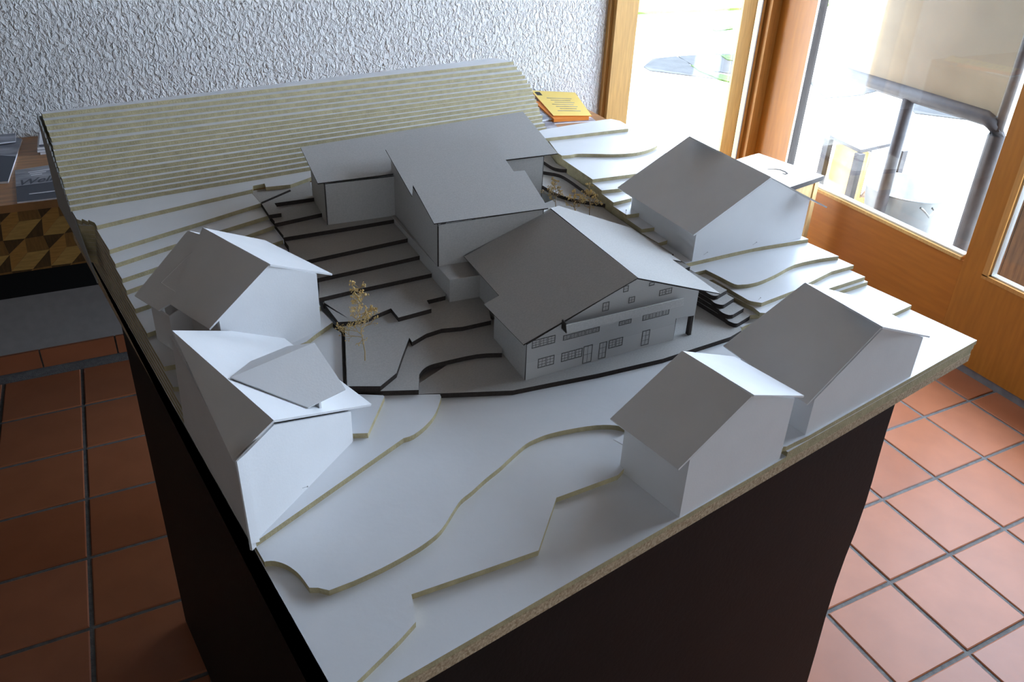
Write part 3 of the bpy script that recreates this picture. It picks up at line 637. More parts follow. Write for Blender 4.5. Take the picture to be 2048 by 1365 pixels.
# balcony: parapet, floor and end piece, a little in front of the gable
BO = -0.020
b6 = lambda q: vplane(q, f6.p(0, BO, 0), f6.p(1, BO, 0))
pa = [b6(q) for q in [(1133, 651), (1368, 597), (1367.5, 612), (1134.4, 667)]]
MB().plate(pa, f6.A * 0.002).go('balcony_parapet', 'grey_card', ch, 'board')
gb0, gb1 = gof(pa[3]), gof(pa[2]); zb0 = (pa[3].z + pa[2].z) / 2 + .001
MB().plate([f6.p(gb0, BO + .002, zb0), f6.p(gb1, BO + .002, zb0), f6.p(gb1, -.0003, zb0), f6.p(gb0, -.0003, zb0)], (0, 0, .002)).go('balcony_floor', 'grey_card', ch, 'board')
MB().plate([f6.p(gb0, BO + .002, zb0), f6.p(gb0, -.0003, zb0), f6.p(gb0, -.0003, pa[0].z), f6.p(gb0, BO + .002, pa[0].z)], f6.G * .002).go('balcony_end', 'grey_card_dark', ch, 'board')
# drawn windows and doors as engraved line work
def zz(x, y): return (1030 + x / 5.251, 540 + y / 5.251)
def window(c4, cas, rows, cols, name='window'):
    q = [g6(zz(*p)) for p in c4]; g0 = (gof(q[0]) + gof(q[3])) / 2; g1 = (gof(q[1]) + gof(q[2])) / 2; z1 = (q[0].z + q[1].z) / 2; z0 = (q[2].z + q[3].z) / 2
    if z0 < z3 + .001: z0 = z3 + .001
    mb = MB(); lw = 0.0005
    def bar(ga, gb, za, zb_): mb.plate([f6.p(ga, -.0001, za), f6.p(gb, -.0001, za), f6.p(gb, -.0001, zb_), f6.p(ga, -.0001, zb_)], f6.A * -0.0003)
    def rect(ga, gb, za, zb_, r, c, k=1.0):
        bar(ga, ga + lw * k, za, zb_); bar(gb - lw * k, gb, za, zb_); bar(ga, gb, za, za + lw * k); bar(ga, gb, zb_ - lw * k, zb_)
        for i in range(1, r): z = za + (zb_ - za) * i / r; bar(ga, gb, z - lw * .4, z + lw * .4)
        for i in range(1, c): g = ga + (gb - ga) * i / c; bar(g - lw * .4, g + lw * .4, za, zb_)
    wc = (g1 - g0) / cas
    for i in range(cas): rect(g0 + wc * i + .0007, g0 + wc * (i + 1) - .0007, z0 + .0008, z1 - .0008, rows, cols, 1.3)
    rect(g0, g1, z0, z1, 1, 1, .7)
    mb.go(name, 'ink_line', ch, 'board')
mat('ink_line', (0.075, 0.07, 0.065), 0.8)
for c4, cas, r_, c_, nm in [
    ([(240, 935), (412, 895), (410, 990), (240, 1035)], 2, 3, 2, 'window'), ([(485, 875), (710, 820), (700, 915), (485, 965)], 3, 3, 2, 'window'),
    ([(715, 805), (815, 785), (800, 965), (712, 985)], 1, 2, 2, 'door'), ([(885, 770), (965, 750), (950, 920), (875, 940)], 1, 3, 2, 'door'),
    ([(985, 740), (1135, 705), (1125, 795), (985, 825)], 2, 3, 2, 'window'), ([(1335, 645), (1420, 625), (1400, 780), (1325, 800)], 1, 3, 2, 'door'),
    ([(180, 755), (425, 672), (420, 770), (175, 825)], 3, 3, 2, 'window'), ([(505, 690), (890, 597), (885, 650), (505, 742)], 5, 3, 2, 'window'),
    ([(1090, 545), (1225, 512), (1220, 558), (1090, 590)], 2, 2, 2, 'window'), ([(1340, 478), (1620, 408), (1615, 470), (1340, 532)], 4, 3, 2, 'window'),
    ([(1140, 178), (1195, 155), (1190, 225), (1135, 238)], 1, 2, 1, 'window'), ([(1408, 135), (1465, 122), (1465, 158), (1410, 172)], 1, 1, 1, 'window'),
    ([(1195, 292), (1260, 275), (1255, 340), (1192, 352)], 1, 2, 2, 'window'), ([(920, 350), (990, 330), (985, 420), (918, 440)], 1, 2, 2, 'window'), ([(1515, 215), (1650, 185), (1645, 245), (1515, 275)], 2, 2, 2, 'window')]:
    window(c4, cas, r_, c_, nm)

# --- the grey card annex building behind the chalet
F7 = Vector((0.64, 1.56, 0)); a7 = -0.185
E1 = Vector((math.cos(a7), math.sin(a7), 0)); E2 = Vector((-math.sin(a7), math.cos(a7), 0))
nb = bthing('annex_building_model', 0.90, 1.5, L(5), 'grey cardboard building of two joined wings under flat pitched roofs', 'model house')
R1 = plane3(bz((635.5, 366.8), 1.122), bz((1115.4, 307.1), 1.122), bz((600.7, 294.3), 1.150))
r1p = [on_plane(q, *R1) for q in [(600.7, 294.3), (635.5, 366.8), (800, 346), (1011, 319.8), (1115.4, 307.1), (1045.8, 223.2)]]
roof(nb, R1, r1p, 0.0024, 'grey_card', em='grey_card_dark')
R2 = plane3(bz((868.1, 447.4), 1.120), bz((1096.3, 416.3), 1.120), bz((771, 299), 1.170))
r2p = [on_plane(q, *R2) for q in [(771, 299), (824.2, 392.5), (826, 370.5), (868.1, 447.4), (1096.3, 416.3), (1049.5, 341.2), (1027.5, 343), (1011, 319.2), (985, 268)]]
roof(nb, R2, r2p, 0.0024, 'grey_card', em='grey_card_dark')
def zpl(pl, u, v): return pl[0].z - (pl[1].x * (u - pl[0].x) + pl[1].y * (v - pl[0].y)) / pl[1].z
def w7(A, B, z0, pl, off, zt=None, name='wall', m_='grey_card'):
    za = zt if zt else zpl(pl, *A[:2]) - .004; zb_ = zt if zt else zpl(pl, *B[:2]) - .004
    return MB().plate([Vector((A[0], A[1], z0)), Vector((B[0], B[1], z0)), Vector((B[0], B[1], zb_)), Vector((A[0], A[1], za))], off, 0, 1).go(name, [m_, 'grey_card_dark'], nb, 'board')
c_fl = bz((654.3, 450.8), L(10)); c_fr = bz((793, 432.7), L(10))
zmid = L(5)
lw_back = (c_fl.x + E2.x * 0.135, c_fl.y + E2.y * 0.135)
w7(lw_back, c_fl, L(9), R1, E1 * 0.0022)
w7(c_fl, (c_fl.x + E1.x * 0.19, c_fl.y + E1.y * 0.19), L(9), R1, E2 * 0.0022)
p_fl = bz((899.3, 604.9), L(5)); p_fr = bz((946, 597.2), L(5))
zpt = 1.0245
b_fl = bz((875.5, 533.5), zpt)
b_fl = Vector((b_fl.x, b_fl.y, 0))
left_b = (b_fl.x + E2.x * 0.30, b_fl.y + E2.y * 0.30)
w7(left_b, b_fl, L(5), R2, E1 * 0.0022)
b_fr = (b_fl.x + E1.x * 0.235, b_fl.y + E1.y * 0.235)
w7(b_fl, b_fr, L(5), R2, E2 * 0.0022)
w7(b_fr, (b_fr[0] + E2.x * .17, b_fr[1] + E2.y * .17), L(5), R2, E1 * -0.0022)
MB().plate([Vector((b_fl.x, b_fl.y, zpt)) + E1 * -.0006 - E2 * .0006, Vector((b_fl.x, b_fl.y, zpt)) + E1 * .0022 - E2 * .0006, Vector((b_fl.x, b_fl.y, 1.113)) + E1 * .0022 - E2 * .0006, Vector((b_fl.x, b_fl.y, 1.113)) - E1 * .0006 - E2 * .0006], E2 * .0005).go('corner_edge', 'grey_card_dark', nb, 'board')
# plinth terrace in front of the wing
pl_poly = [(p_fl.x, p_fl.y), (p_fr.x, p_fr.y), (p_fr.x + E2.x * .075, p_fr.y + E2.y * .075), (b_fl.x + .0, b_fl.y - .001), (left_b[0] - .004, left_b[1])]
MB().prism([(p_fl.x, p_fl.y), (p_fr.x + .03, p_fr.y - .006), (p_fr.x + .045, b_fl.y - .012), (b_fl.x + 0.0005, b_fl.y - .001), (c_fr.x - .004, c_fr.y), (c_fr.x - .012, c_fr.y)], L(4), zpt, 0, 0).go('plinth', 'grey_card', nb, 'board')
# right wing
rc = bz((1084, 385), L(10)); rwl = (rc.x - E1.x * 0.14, rc.y - E1.y * 0.14)
w7(rwl, rc, L(8), R1, E2 * 0.0022, zt=1.116)
w7(rc, (rc.x + E2.x * 0.16, rc.y + E2.y * 0.16), L(8), R1, E1 * -0.0022)
w7(lw_back, (lw_back[0] + E1.x * .55, lw_back[1] + E1.y * .55), L(11), R1, E2 * -0.0022)
# link blocks between the two grey buildings; white tops paint in the window light
for qs, z, h in (([(941, 484.5), (985, 473.5), (990, 486), (954, 497)], 1.046, 0.06), ([(1070, 424), (1097, 419.5), (1120, 428), (1070, 438)], 1.088, 0.08)):
    mb = MB().prism([uv(q, z) for q in qs], z - h, z, 0, 1); mb.go('link_block', ['card_white', 'grey_card'], nb, 'board')

# ================================================================== pins stuck in the houses and plates
def pin(P0, d, ln, label, hr=0.0012):
    P0 = Vector(P0); d = Vector(d).normalized(); tip = P0 + d * ln
    mb = MB().tube([P0 - d * 0.004, tip], 0.00035, 6); hd = [tip - d * hr, tip - d * hr * .6, tip, tip + d * hr * .6, tip + d * hr]
    mb.tube(hd, [hr * .1, hr * .8, hr, hr * .8, hr * .1], 8)
    o = mb.thing('pin', 'pin_steel', 'board', smooth=True); return tag(o, label, 'pin', 'steel pins holding the model together')
f3 = Frame(FIT['H3'])
for px, lab in [((1407.5, 510), 'bent steel pin near the left corner of the high right house gable'), ((1505.5, 490), 'steel pin in the middle foot of the high right house gable')]:
    q = vplane(px, f3.p(0, 0, 0), f3.p(1, 0, 0)); pin(q, (0.25, -0.6, 0.75), 0.011, lab)
q = bz((1253.6, 431), L(11)); pin((q.x, q.y + .004, L(11)), (0, 0, 1), 0.012, 'upright steel pin on the plate left of the high right house')
q = vplane((605, 977), A1, B1); pin(q, (0.3, -0.7, 0.6), 0.013, 'steel pin low in the gable of the house with the dormer')
q = bz((1517, 600), L(6)); pin((q.x, q.y, L(6)), (0.3, -.2, 0.5), 0.006, 'short pin on the rounded white plate behind the corner house')

# ================================================================== dried-flower trees
def tree(base, h, spread, label, seed, lean=(0, 0), n=9, twigm='twig', seedm='seed_gold', dens=1.0, h0=0.3):
    rnd = random.Random(seed); b0 = Vector(base)
    t = bthing('model_tree', b0.x, b0.y, b0.z, label, 'model tree', 'dried flower trees of the model')
    stem, tw, sd = MB(), MB(), MB()
    pts = [b0 + Vector((lean[0] * k / 8, lean[1] * k / 8, h * 0.9 * k / 8)) + Vector((rnd.uniform(-1, 1), rnd.uniform(-1, 1), 0)) * h * 0.012 for k in range(9)]
    pts[0] = b0
    stem.tube(pts, [0.0011 - 0.0001 * k for k in range(9)], 6)
    def blob(p, r):
        vs = [p + Vector(v) * r for v in ((1, 0, 0), (-1, 0, 0), (0, 1, 0), (0, -1, 0), (0, 0, 1.3), (0, 0, -1))]
        sd.add(vs, [(0, 2, 4), (2, 1, 4), (1, 3, 4), (3, 0, 4), (2, 0, 5), (1, 2, 5), (3, 1, 5), (0, 3, 5)])
    def grow(p, d, ln, depth):
        q = p + d * ln; mid = p + d * ln * .5 + Vector((rnd.uniform(-1, 1), rnd.uniform(-1, 1), rnd.uniform(-1, 1))) * ln * .1
        tw.tube([p, mid, q], [0.00022 + 0.00014 * depth] * 2 + [0.0002 + 0.0001 * depth], 4, cap=False)
        if depth == 0:
            blob(q, rnd.uniform(0.0008, 0.0017)); return
        for _ in range(rnd.choice([2, 3, 3]) if depth > 1 else rnd.choice([2, 3, 4])):
            dd = (d + Vector((rnd.uniform(-1, 1), rnd.uniform(-1, 1), rnd.uniform(-.6, 1))) * 0.85).normalized()
            grow(q if rnd.random() < .6 else mid, dd, ln * rnd.uniform(.5, .75), depth - 1)
    for k in range(n):
        f = h0 + (1 - h0) * k / (n - 1); i = min(int(f * 8), 7); p = pts[i].lerp(pts[i + 1], f * 8 - i)
        an = rnd.uniform(0, 2 * math.pi); sp = spread * (1.05 - f) ** .7 * rnd.uniform(.7, 1.2)
        d = Vector((math.cos(an), math.sin(an), rnd.uniform(.25, .8))).normalized()
        grow(p, d, max(sp * .5, h * .05), 3)
    stem.go('stem', twigm, t, 'board'); tag(tw.go('twigs', twigm, t, 'board', recalc=False), kind='stuff'); tag(sd.go('seed_heads', seedm, t, 'board', recalc=False), kind='stuff')
    return t
q = bz((730, 722), L(5)); tree((q.x, q.y, L(5) + .0004), 0.150, 0.050, 'dried golden seed-head twig as a tree on the left grey terrace', 11, (0.003, 0.02), n=26)
q = bz((1112, 424), L(9)); tree((q.x, q.y, L(9) + .0004), 0.085, 0.040, 'dark dried twig tree next to the grey wing wall', 5, (0.0, 0.012), n=16, twigm='twig_dark')
q = bz((1180, 437), L(9)); tree((q.x, q.y, L(9) + .0004), 0.090, 0.042, 'dried twig tree in the yard below the right white plates', 9, (-0.004, 0.01), n=16, twigm='twig_dark')
q = bz((1150, 428), L(9)); tree((q.x, q.y, L(9) + .0004), 0.060, 0.038, 'low dried twig bush between the two yard trees', 21, (0.0, 0.006), n=14, twigm='twig_dark', h0=.2)

# ================================================================== sideboard along the back wall
CZ, CY, SBX = 0.871, 2.40, 1.70
sb = empty('sideboard', (0.4, 2.7, 0.59)); tag(sb, 'long wooden sideboard with a cube-pattern inlaid front along the plaster wall', 'sideboard')
MB().box(-1.6, SBX, CY - 0.004, WALL_Y - 0.001, CZ - 0.022, CZ).go('top', 'counter_top', sb)
MB().box(-1.6, SBX, CY + 0.004, WALL_Y - 0.001, 0.667, CZ - 0.022).go('body', 'veneer_mid', sb)
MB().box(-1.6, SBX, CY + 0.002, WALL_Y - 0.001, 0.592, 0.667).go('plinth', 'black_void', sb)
def clip(poly, z0, z1):
    def half(pp, f):
        o = []
        for i in range(len(pp)):
            a, b = pp[i], pp[(i + 1) % len(pp)]; fa, fb = f(a), f(b)
            if fa >= 0: o.append(a)
            if (fa >= 0) != (fb >= 0): t = fa / (fa - fb); o.append((a[0] + (b[0] - a[0]) * t, a[1] + (b[1] - a[1]) * t))
        return o
    poly = half(poly, lambda p: p[1] - z0); return half(poly, lambda p: z1 - p[1]) if poly else []
_K, _M, _N, _Q, _R, _P0 = (-.0454, -.0396), (-.0028, -.0423), (.0512, -.0421), (0, -.0942), (-.0516, -.0926), (0, 0)
_a, _b = (.0966, 0), (0, -.0942)
add2 = lambda p, i, j: (p[0] + _a[0] * i + _b[0] * j, p[1] + _a[1] * i + _b[1] * j)
CELL = [([_P0, _M, _R, _K], 'veneer_light'), ([_M, _N, _Q, _R], 'veneer_gold'), ([_P0, add2(_R, 1, -1), _N, _M], 'veneer_mid'), ([_N, add2(_R, 1, 0), _Q], 'veneer_dark'), ([_R, _Q, add2(_K, 0, 1)], 'veneer_dark'), ([add2(_R, 1, -1), add2(_P0, 1, 0), _N], 'veneer_mid')]
for i in range(-3, 5):
    for j in range(-1, 3):
        for poly, m_ in CELL[:5]:
            pp = [add2((p[0] - .2837, p[1] + .8612), i, j) for p in poly]
            pp = clip(pp, 0.668, CZ - 0.022)
            if len(pp) < 3 or max(p[0] for p in pp) - min(p[0] for p in pp) < .004 or max(p[1] for p in pp) - min(p[1] for p in pp) < .003: continue
            cx, cz = sum(p[0] for p in pp) / len(pp), sum(p[1] for p in pp) / len(pp); pp = [(cx + (x - cx) * .992, cz + (z - cz) * .992) for x, z in pp]
            MB().plate([Vector((x, CY + 0.0035, z)) for x, z in pp], (0, -0.0025 - random.uniform(0, .0004), 0)).go('inlay_piece', m_, sb)
# printed matter on it
def sheet(name, quad, z, th, mats, label, cat, group=None, side=1):
    mb = MB(); ps = [wz(q, z + th) if not isinstance(q, Vector) else q for q in quad]
    mb.plate(ps, (0, 0, -th), 0, side if len(mats) > 1 else 0)
    o = mb.thing(name, mats); tag(o, label, cat, group); return o, ps
def lerp4(ps, a, b_): return ps[0].lerp(ps[1], a).lerp(ps[3].lerp(ps[2], a), b_)
def patch(o, ps, a0, a1, b0, b1, m_, name='print', up=0.0006):
    qs = [lerp4(ps, a, b_) + Vector((0, 0, up)) for a, b_ in ((a0, b0), (a1, b0), (a1, b1), (a0, b1))]
    return MB().plate(qs, (0, 0, -0.0004)).go(name, m_, o)
BR = 'brochures on the sideboard'
o, ps = sheet('brochure', [(30, 341), (102, 330), (118.5, 395), (34, 404.5)], CZ, 0.004, ['print_slate', 'paper_white'], 'grey landscape brochure with a dark title band on the sideboard', 'brochure', BR)
patch(o, ps, 0, 1, 0, 0.53, 'print_grey'); patch(o, ps, .30, 1, .80, .825, 'paper_white', 'rule', .0008)
for k in range(3): patch(o, ps, .35 + .03 * k, .95 - .12 * k, .13 + .055 * k, .15 + .055 * k, 'paper_white', 'text_line', .0009)
def words(txt, parent, ps, a, b_, size, m_):
    cu = bpy.data.curves.new('title', 'FONT'); cu.body = txt; cu.size = 1.0; cu.shear = 0.35; cu.offset = 0.012
    tmp = bpy.data.objects.new('tmp', cu); COL.objects.link(tmp); bpy.context.view_layer.update()
    me = bpy.data.meshes.new_from_object(tmp.evaluated_get(bpy.context.evaluated_depsgraph_get())); bpy.data.objects.remove(tmp)
    org = lerp4(ps, a, b_); ex = (ps[1] - ps[0]).normalized(); ey = (ps[0] - ps[3]).normalized(); Mi = ROOTM[parent.name].inverted()
    for v in me.vertices: v.co = Mi @ (org + ex * v.co.x * size[0] + ey * v.co.y * size[1] + Vector((0, 0, .0012)))
    me.materials.clear(); me.materials.append(MATS[m_]); t = bpy.data.objects.new('title', me); COL.objects.link(t); t.parent = parent; ROOTM[t.name] = ROOTM[parent.name]
words('Welle', o, ps, .02, .53, (0.046, 0.062), 'print_slate')
o, ps = sheet('brochure', [(-28, 268), (44, 277.5), (16, 363), (-60, 368)], CZ, 0.006, ['print_slate', 'paper_white'], 'dark brochure at the left picture edge lying askew on the sideboard', 'brochure', BR)
patch(o, ps, 0, 1, 0, 0.45, 'print_grey')
o, ps = sheet('brochure', [(-30, 262), (31, 262), (31, 282), (-30, 290)], CZ + 0.012, 0.004, ['print_grey', 'paper_white'], 'grey brochure corner peeping out behind the dark one', 'brochure', BR)
for k in range(4):
    a = [(80, 268), (90, 268), (100, 305), (81, 305)]; dx = [(0, 0), (-3, 3), (-2, 2), (1, 0)][k]
    zb_ = CZ + .0002 + .0085 * k
    qs = [wz((p[0], p[1]), CZ + .03) for p in a]
    base = [Vector((-.232 + dx[0] * .002, 2.96, 0)), Vector((-.10, 2.96, 0)), Vector((-.10, 2.805 - dx[1] * .001, 0)), Vector((-.232 + dx[0] * .002, 2.80 - dx[1] * .001, 0))]
    o = MB().plate([Vector((p.x, p.y, zb_ + .0065)) for p in base], (0, 0, -.0065), 0, 1).thing('booklet', ['paper_white', 'paper_white' if k < 3 else 'print_grey']); tag(o, ['bottom booklet of the white stack beside the hill end', 'second booklet from below in the white stack beside the hill end', 'third booklet from below in the white stack beside the hill end', 'top white booklet of the stack beside the hill end'][k], 'booklet', 'white booklets stacked on the sideboard')
YS = 'papers at the window end of the sideboard'
zq = CZ
o, ps = sheet('paper_bundle', [(1068, 203), (1150, 196), (1178, 234), (1108, 238)], zq, 0.016, ['paper_orange', 'paper_orange'], 'orange folded paper bundle under the yellow sheets', 'paper', YS)
o, ps = sheet('yellow_leaflet', [(1062, 181), (1150, 185), (1183.5, 231.5), (1107, 231.5)], zq + .0165, 0.004, ['paper_yellow', 'paper_orange'], 'bright yellow printed leaflet on top of the papers near the window post', 'leaflet', YS)
patch(o, ps, .05, .17, .06, .20, 'ink', 'logo')
for k in range(7): patch(o, ps, .22 + .05 * (k % 3), .80 - .06 * (k % 2), .30 + .085 * k, .315 + .085 * k, 'ink_thin' if 'ink_thin' in MATS else 'print_brown', 'text_line', .0008)
o, ps = sheet('white_sheet', [(1100, 228), (1168, 222.5), (1191, 241.5), (1108, 247)], zq, 0.003, ['paper_white', 'paper_white'], 'white printed sheet in front of the yellow leaflet', 'paper', YS)
patch(o, ps, 0, 1, .66, 1, 'print_brown', 'photo_print')
o, ps = sheet('magazine', [(1078, 215), (1098, 221), (1116, 236), (1085, 240)], zq + .004, 0.006, ['print_grey', 'paper_white'], 'grey folded magazine half hidden behind the hill steps', 'magazine', YS)
o, ps = sheet('magazine', [(1082, 243), (1104, 243), (1117, 256), (1088, 262)], zq, 0.004, ['print_brown', 'print_slate'], 'dark photo magazine at the front edge beside the hill steps', 'magazine', YS)

# ================================================================== stool by the door
sz = 0.55
so = empty('stool', (2.66, 2.58, 0)); tag(so, 'pale wooden stool with a dark edged worn top beside the glass door', 'stool')
c0 = wz((1648, 352), sz); c1 = wz((1585, 373), sz); ex = (c0 - c1).normalized(); ey = Vector((-ex.y, ex.x, 0)); 
c0 = c1 + ex * 0.245
def sq(i0, i1, j0, j1): return [c1 + ex * i + ey * j for i, j in ((i0, j0), (i1, j0), (i1, j1), (i0, j1))]
def pr_(poly, z0, z1, name, mats, par): return MB().prism([(p.x, p.y) for p in poly], z0, z1, 0, 1 if len(mats) > 1 else 0).go(name, mats, par)
S0, S1, D1 = -0.10, 0.245, 0.36
pr_(sq(S0, S1, 0, D1), sz - 0.022, sz, 'seat', ['stool_top', 'frame_dark'], so)
pr_(sq(S0 + .02, S1 - .02, .016, .032), sz - .11, sz - .022, 'apron', ['stool_wood'], so); pr_(sq(S0 + .02, S1 - .02, D1 - .032, D1 - .016), sz - .11, sz - .022, 'apron', ['stool_wood'], so)
pr_(sq(S1 - .034, S1 - .018, .02, D1 - .02), sz - .11, sz - .022, 'apron', ['stool_wood'], so); pr_(sq(S0 + .018, S0 + .034, .02, D1 - .02), sz - .11, sz - .022, 'apron', ['stool_wood'], so)
for i in (S0 + .012, S1 - .044):
    for j in (.010, D1 - .042): pr_(sq(i, i + .032, j, j + .032), 0, sz - .022, 'leg', ['stool_wood'], so)
hk = [(1535, 338.5), (1548, 338.3), (1560, 340), (1570, 344), (1574.5, 347.5), (1570, 349), (1565, 347)]
MB().tube([wz(q, sz + .0008) for q in hk], [.001, .002, .003, .004, .004, .003, .002], 6).go('grip_slot', 'gasket', so)

# ================================================================== outside
GZ0 = -0.04
struct(MB().box(-3, 30, -12, 30, GZ0 - .1, GZ0 - 0.004).go('ground', 'paving'))
tag(MB().box(3.0, 22, 9.2, 28, GZ0 - .004, GZ0 + .03).thing('lawn', 'grass'), 'sunlit pale lawn beyond the paving outside the doorway', 'grass', kind='stuff')
def gpoly(px, z): return [(wz(p, z).x, wz(p, z).y) for p in px]
for k, px in enumerate([[(1287, 133), (1305, 117), (1352, 112), (1372, 122), (1388, 136), (1440, 158), (1300, 141)], [(1356, 112), (1424, 107), (1500, 122), (1500, 152), (1425, 142), (1385, 130)], [(1428, 107), (1510, 108), (1512, 119), (1500, 121)], [(1620, 165), (1700, 140), (1800, 170), (1720, 190), (1650, 196)], [(1800, 190), (1960, 215), (1990, 246), (1830, 226)]]):  # slabs fill the yard's shadow wedge, their dark colour standing in for shade
    o = MB().prism(gpoly(px, GZ0 + .004), GZ0 - .004, GZ0 + .004).thing('paving_slab', 'stone_slab_shaded'); tag(o, ['pointed grey stone slab in the yard seen through the doorway', 'broad grey stone slab behind the mossy joint outside', 'far grey stone slab beside the knotty door stile', 'grey stone slab seen through the door above the wood box', 'grey stone slab in front of the upright beige board outside'][k], 'paving slab', 'shaded stone slabs outside')
for k, px in enumerate([[(1382, 130), (1405, 131), (1430, 144), (1462, 152), (1464, 164), (1440, 158), (1400, 142)], [(1440, 109), (1470, 110), (1470, 121), (1455, 119)], [(1425, 58), (1466, 52), (1466, 57), (1432, 61)]]):
    tag(MB().prism(gpoly(px, GZ0 + .012), GZ0 - .004, GZ0 + .012).thing('moss_patch', 'moss'), ['moss growing along the slab joint outside the doorway', 'small moss tuft at the far slab next to the stile', 'thin grass tuft on the bright paving far outside'][k], 'moss', kind='stuff')
# zinc tub
tc = Vector((3.70, 2.64, 0)); tb = empty('zinc_tub', (tc.x, tc.y, GZ0 - .004)); tag(tb, 'galvanised metal tub standing on the paving outside the glass door', 'tub')
MB().lathe(tc, [(.005, GZ0 - .003), (.165, GZ0 - .003), (.215, .285), (.222, .292), (.222, .30), (.212, .30), (.160, GZ0 + .006), (.005, GZ0 + .006)], 48).go('shell', 'zinc', tb, smooth=True)
hd = [tc + Vector((.222 * math.cos(a), .222 * math.sin(a), 0)) for a in (-1.0, -.85)]
an = math.atan2(CAM.y - tc.y, CAM.x - tc.x) + 0.5
hp = tc + Vector((math.cos(an) * .222, math.sin(an) * .222, .27)); tg_ = Vector((-math.sin(an), math.cos(an), 0)); ro = Vector((math.cos(an), math.sin(an), 0))
MB().tube([hp - tg_ * .03, hp - tg_ * .03 + ro * .03, hp + ro * .045 + Vector((0, 0, -.03)), hp + tg_ * .03 + ro * .03, hp + tg_ * .03], .006, 8).go('handle', 'zinc', tb, smooth=True)
# wood box with lid and logs
bo = empty('wood_box', (3.62, 3.36, GZ0 - .004)); tag(bo, 'wooden firewood box with a grey sheet lid outside the door', 'box')
def qd(px, z): return [wz(p, z) for p in px]
lidz = 0.40
lid = qd([(1660, 270), (1722, 300), (1790, 285), (1775, 268), (1690, 236)], lidz)
MB().plate(lid, (0, 0, -.02), 0, 1).go('lid', ['lid_grey', 'frame_dark'], bo)
b0, b1 = lid[0], lid[1]; dv = (b1 - b0); bk = Vector((-dv.y, dv.x, 0)).normalized() * .3
if bk.x < 0: bk = -bk
MB().plate([Vector((b0.x, b0.y, GZ0)) + bk * .2, Vector((b1.x, b1.y, GZ0)) + bk * .2, Vector((b1.x, b1.y, lidz - .02)) + bk * .2, Vector((b0.x, b0.y, lidz - .02)) + bk * .2], bk * .05).go('panel', 'box_wood', bo)
for p_ in (b0, b1, b1 + bk, b0 + bk): MB().box(p_.x - .02, p_.x + .02, p_.y - .02, p_.y + .02, GZ0 - .004, lidz - .02).go('post', 'frame_dark', bo)
LG = 'split logs piled outside the door'
lg = [((1650, 396), .045, 'pale split log leaning at the left of the log pile'), ((1688, 397), .045, 'round log end in the middle of the log pile'), ((1724, 407), .042, 'brown split log next to the zinc tub'), ((1662, 340), .05, 'bright split log on top left of the pile'), ((1708, 345), .05, 'bright split log on top right of the pile')]
for k, (px, r_, lab) in enumerate(lg):
    zc = [GZ0 + r_, GZ0 + r_, GZ0 + r_, GZ0 + .17, GZ0 + .17][k]; cpt = wz(px, zc); d_ = Vector((.8, .45, 0)).normalized()
    sv = Vector((-d_.y, d_.x, 0)); mb = MB(); seg = 10; rr_ = random.Random(k)
    ring = [(math.cos(2 * math.pi * j / seg) * r_ * rr_.uniform(.85, 1.0), math.sin(2 * math.pi * j / seg) * r_ * (rr_.uniform(.85, 1.0) if j != 7 else 1.0)) for j in range(seg)]
    vs = [cpt + sv * a + Vector((0, 0, b_)) for a, b_ in ring] + [cpt + d_ * .26 + sv * a + Vector((0, 0, b_)) for a, b_ in ring]
    mb.add(vs, [[j, (j + 1) % seg, seg + (j + 1) % seg, seg + j] for j in range(seg)], 0); mb.add(vs[:seg], [list(range(seg))], 1); mb.add(vs[seg:], [list(range(seg))], 1)
    tag(mb.thing('log', ['log_bark', 'log_face']), lab, 'log', LG)
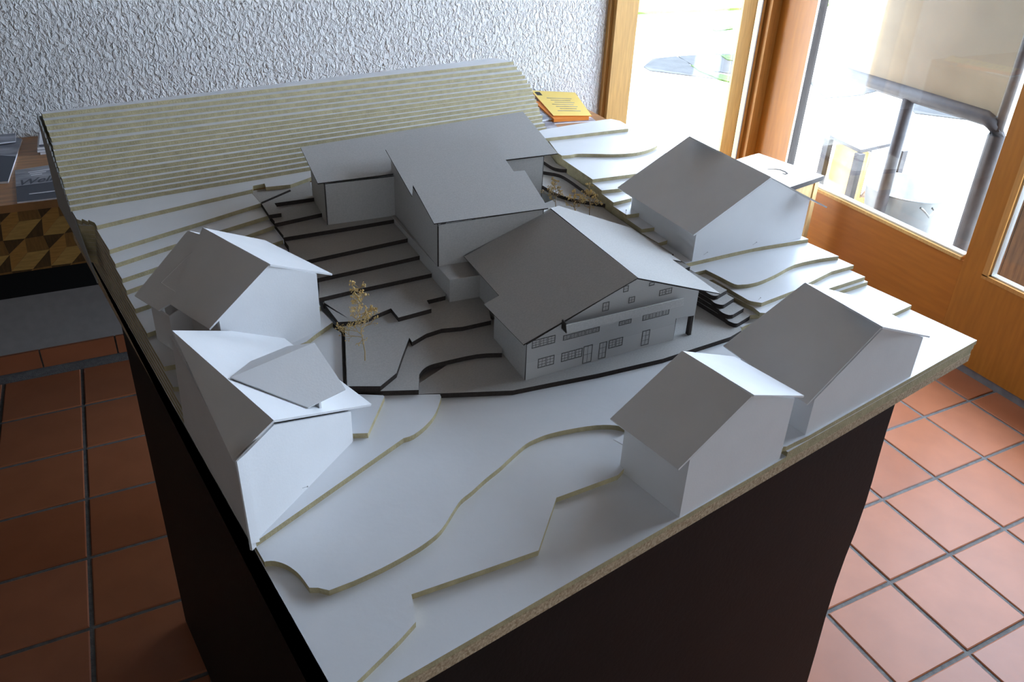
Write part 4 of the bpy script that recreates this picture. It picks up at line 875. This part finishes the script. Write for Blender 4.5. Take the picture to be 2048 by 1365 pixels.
# upright board on a dark frame
BXX = 3.45
fb = empty('display_board', (BXX, 2.6, GZ0 - .004)); tag(fb, 'beige upright board on a dark tubular frame outside behind the glass door', 'board')
bl = wx((1692, 140), BXX); br = wx((1995, 232), BXX); zb1 = (bl.z + br.z) / 2
MB().box(BXX - .006, BXX + .006, br.y, bl.y, zb1, 1.75).go('panel', 'board_beige', fb)
MB().tube([(BXX, bl.y + .02, zb1 - .02), (BXX, br.y + .04, zb1 - .02), (BXX, br.y - .0, zb1 - .035), (BXX, br.y - .025, zb1 - .08), (BXX, br.y - .03, GZ0)], .036, 10).go('frame', 'frame_dark', fb, smooth=True)
MB().tube([(BXX, br.y - .025, zb1 - .06), (BXX, br.y - .025, 1.78)], .02, 10).go('frame', 'frame_dark', fb, smooth=True)
lgp = wx((1818, 200), BXX); MB().tube([(BXX, lgp.y, zb1 - .02), (BXX, lgp.y, GZ0)], .030, 10).go('leg', 'frame_dark', fb, smooth=True)
# low timber store outside the second pane, unseen roofs added to shade the wall and the yard slabs
sh = empty('timber_store', (3.3, 0.9, GZ0 - .004)); tag(sh, 'dark low timber store standing outside the right-hand pane', 'store')
for k in range(9): MB().box(3.30, 3.325, 1.95 - .14 * (k + 1) + .003, 1.95 - .14 * k, GZ0 - .004, 0.85).go('plank', 'shed_wood', sh)
struct(MB().box(WALL_X + 0.08, 3.34, YF, 3.52, 2.56, 2.64).box(1.2, 3.34, 3.10, 3.52, 2.56, 2.64).go('shade_eave', 'shed_wood'))  # unseen overhang, added to keep the sun out of the room
cp = empty('shade_roof', (7.5, 5.5, GZ0 - .004)); tag(cp, 'unseen flat timber roof on posts, added to shade the yard slabs', 'shade_roof')
sv = SUN_DIR * ((2.5 - GZ0) / SUN_DIR.z)
MB().prism([(wz(p, GZ0).x + sv.x, wz(p, GZ0).y + sv.y) for p in [(1285, 133), (1990, 246), (2150, 268), (2150, 120), (1700, 104), (1470, 107), (1320, 114)]], 2.5, 2.58).go('roof', 'shed_wood', cp)  # roof outline is the yard shadow moved up along the sun direction
for p in [(2100, 255), (2100, 135)]:
    q = wz(p, GZ0) + sv; MB().box(q.x - .06, q.x + .06, q.y - .06, q.y + .06, GZ0 - .004, 2.5).go('post', 'shed_wood', cp)
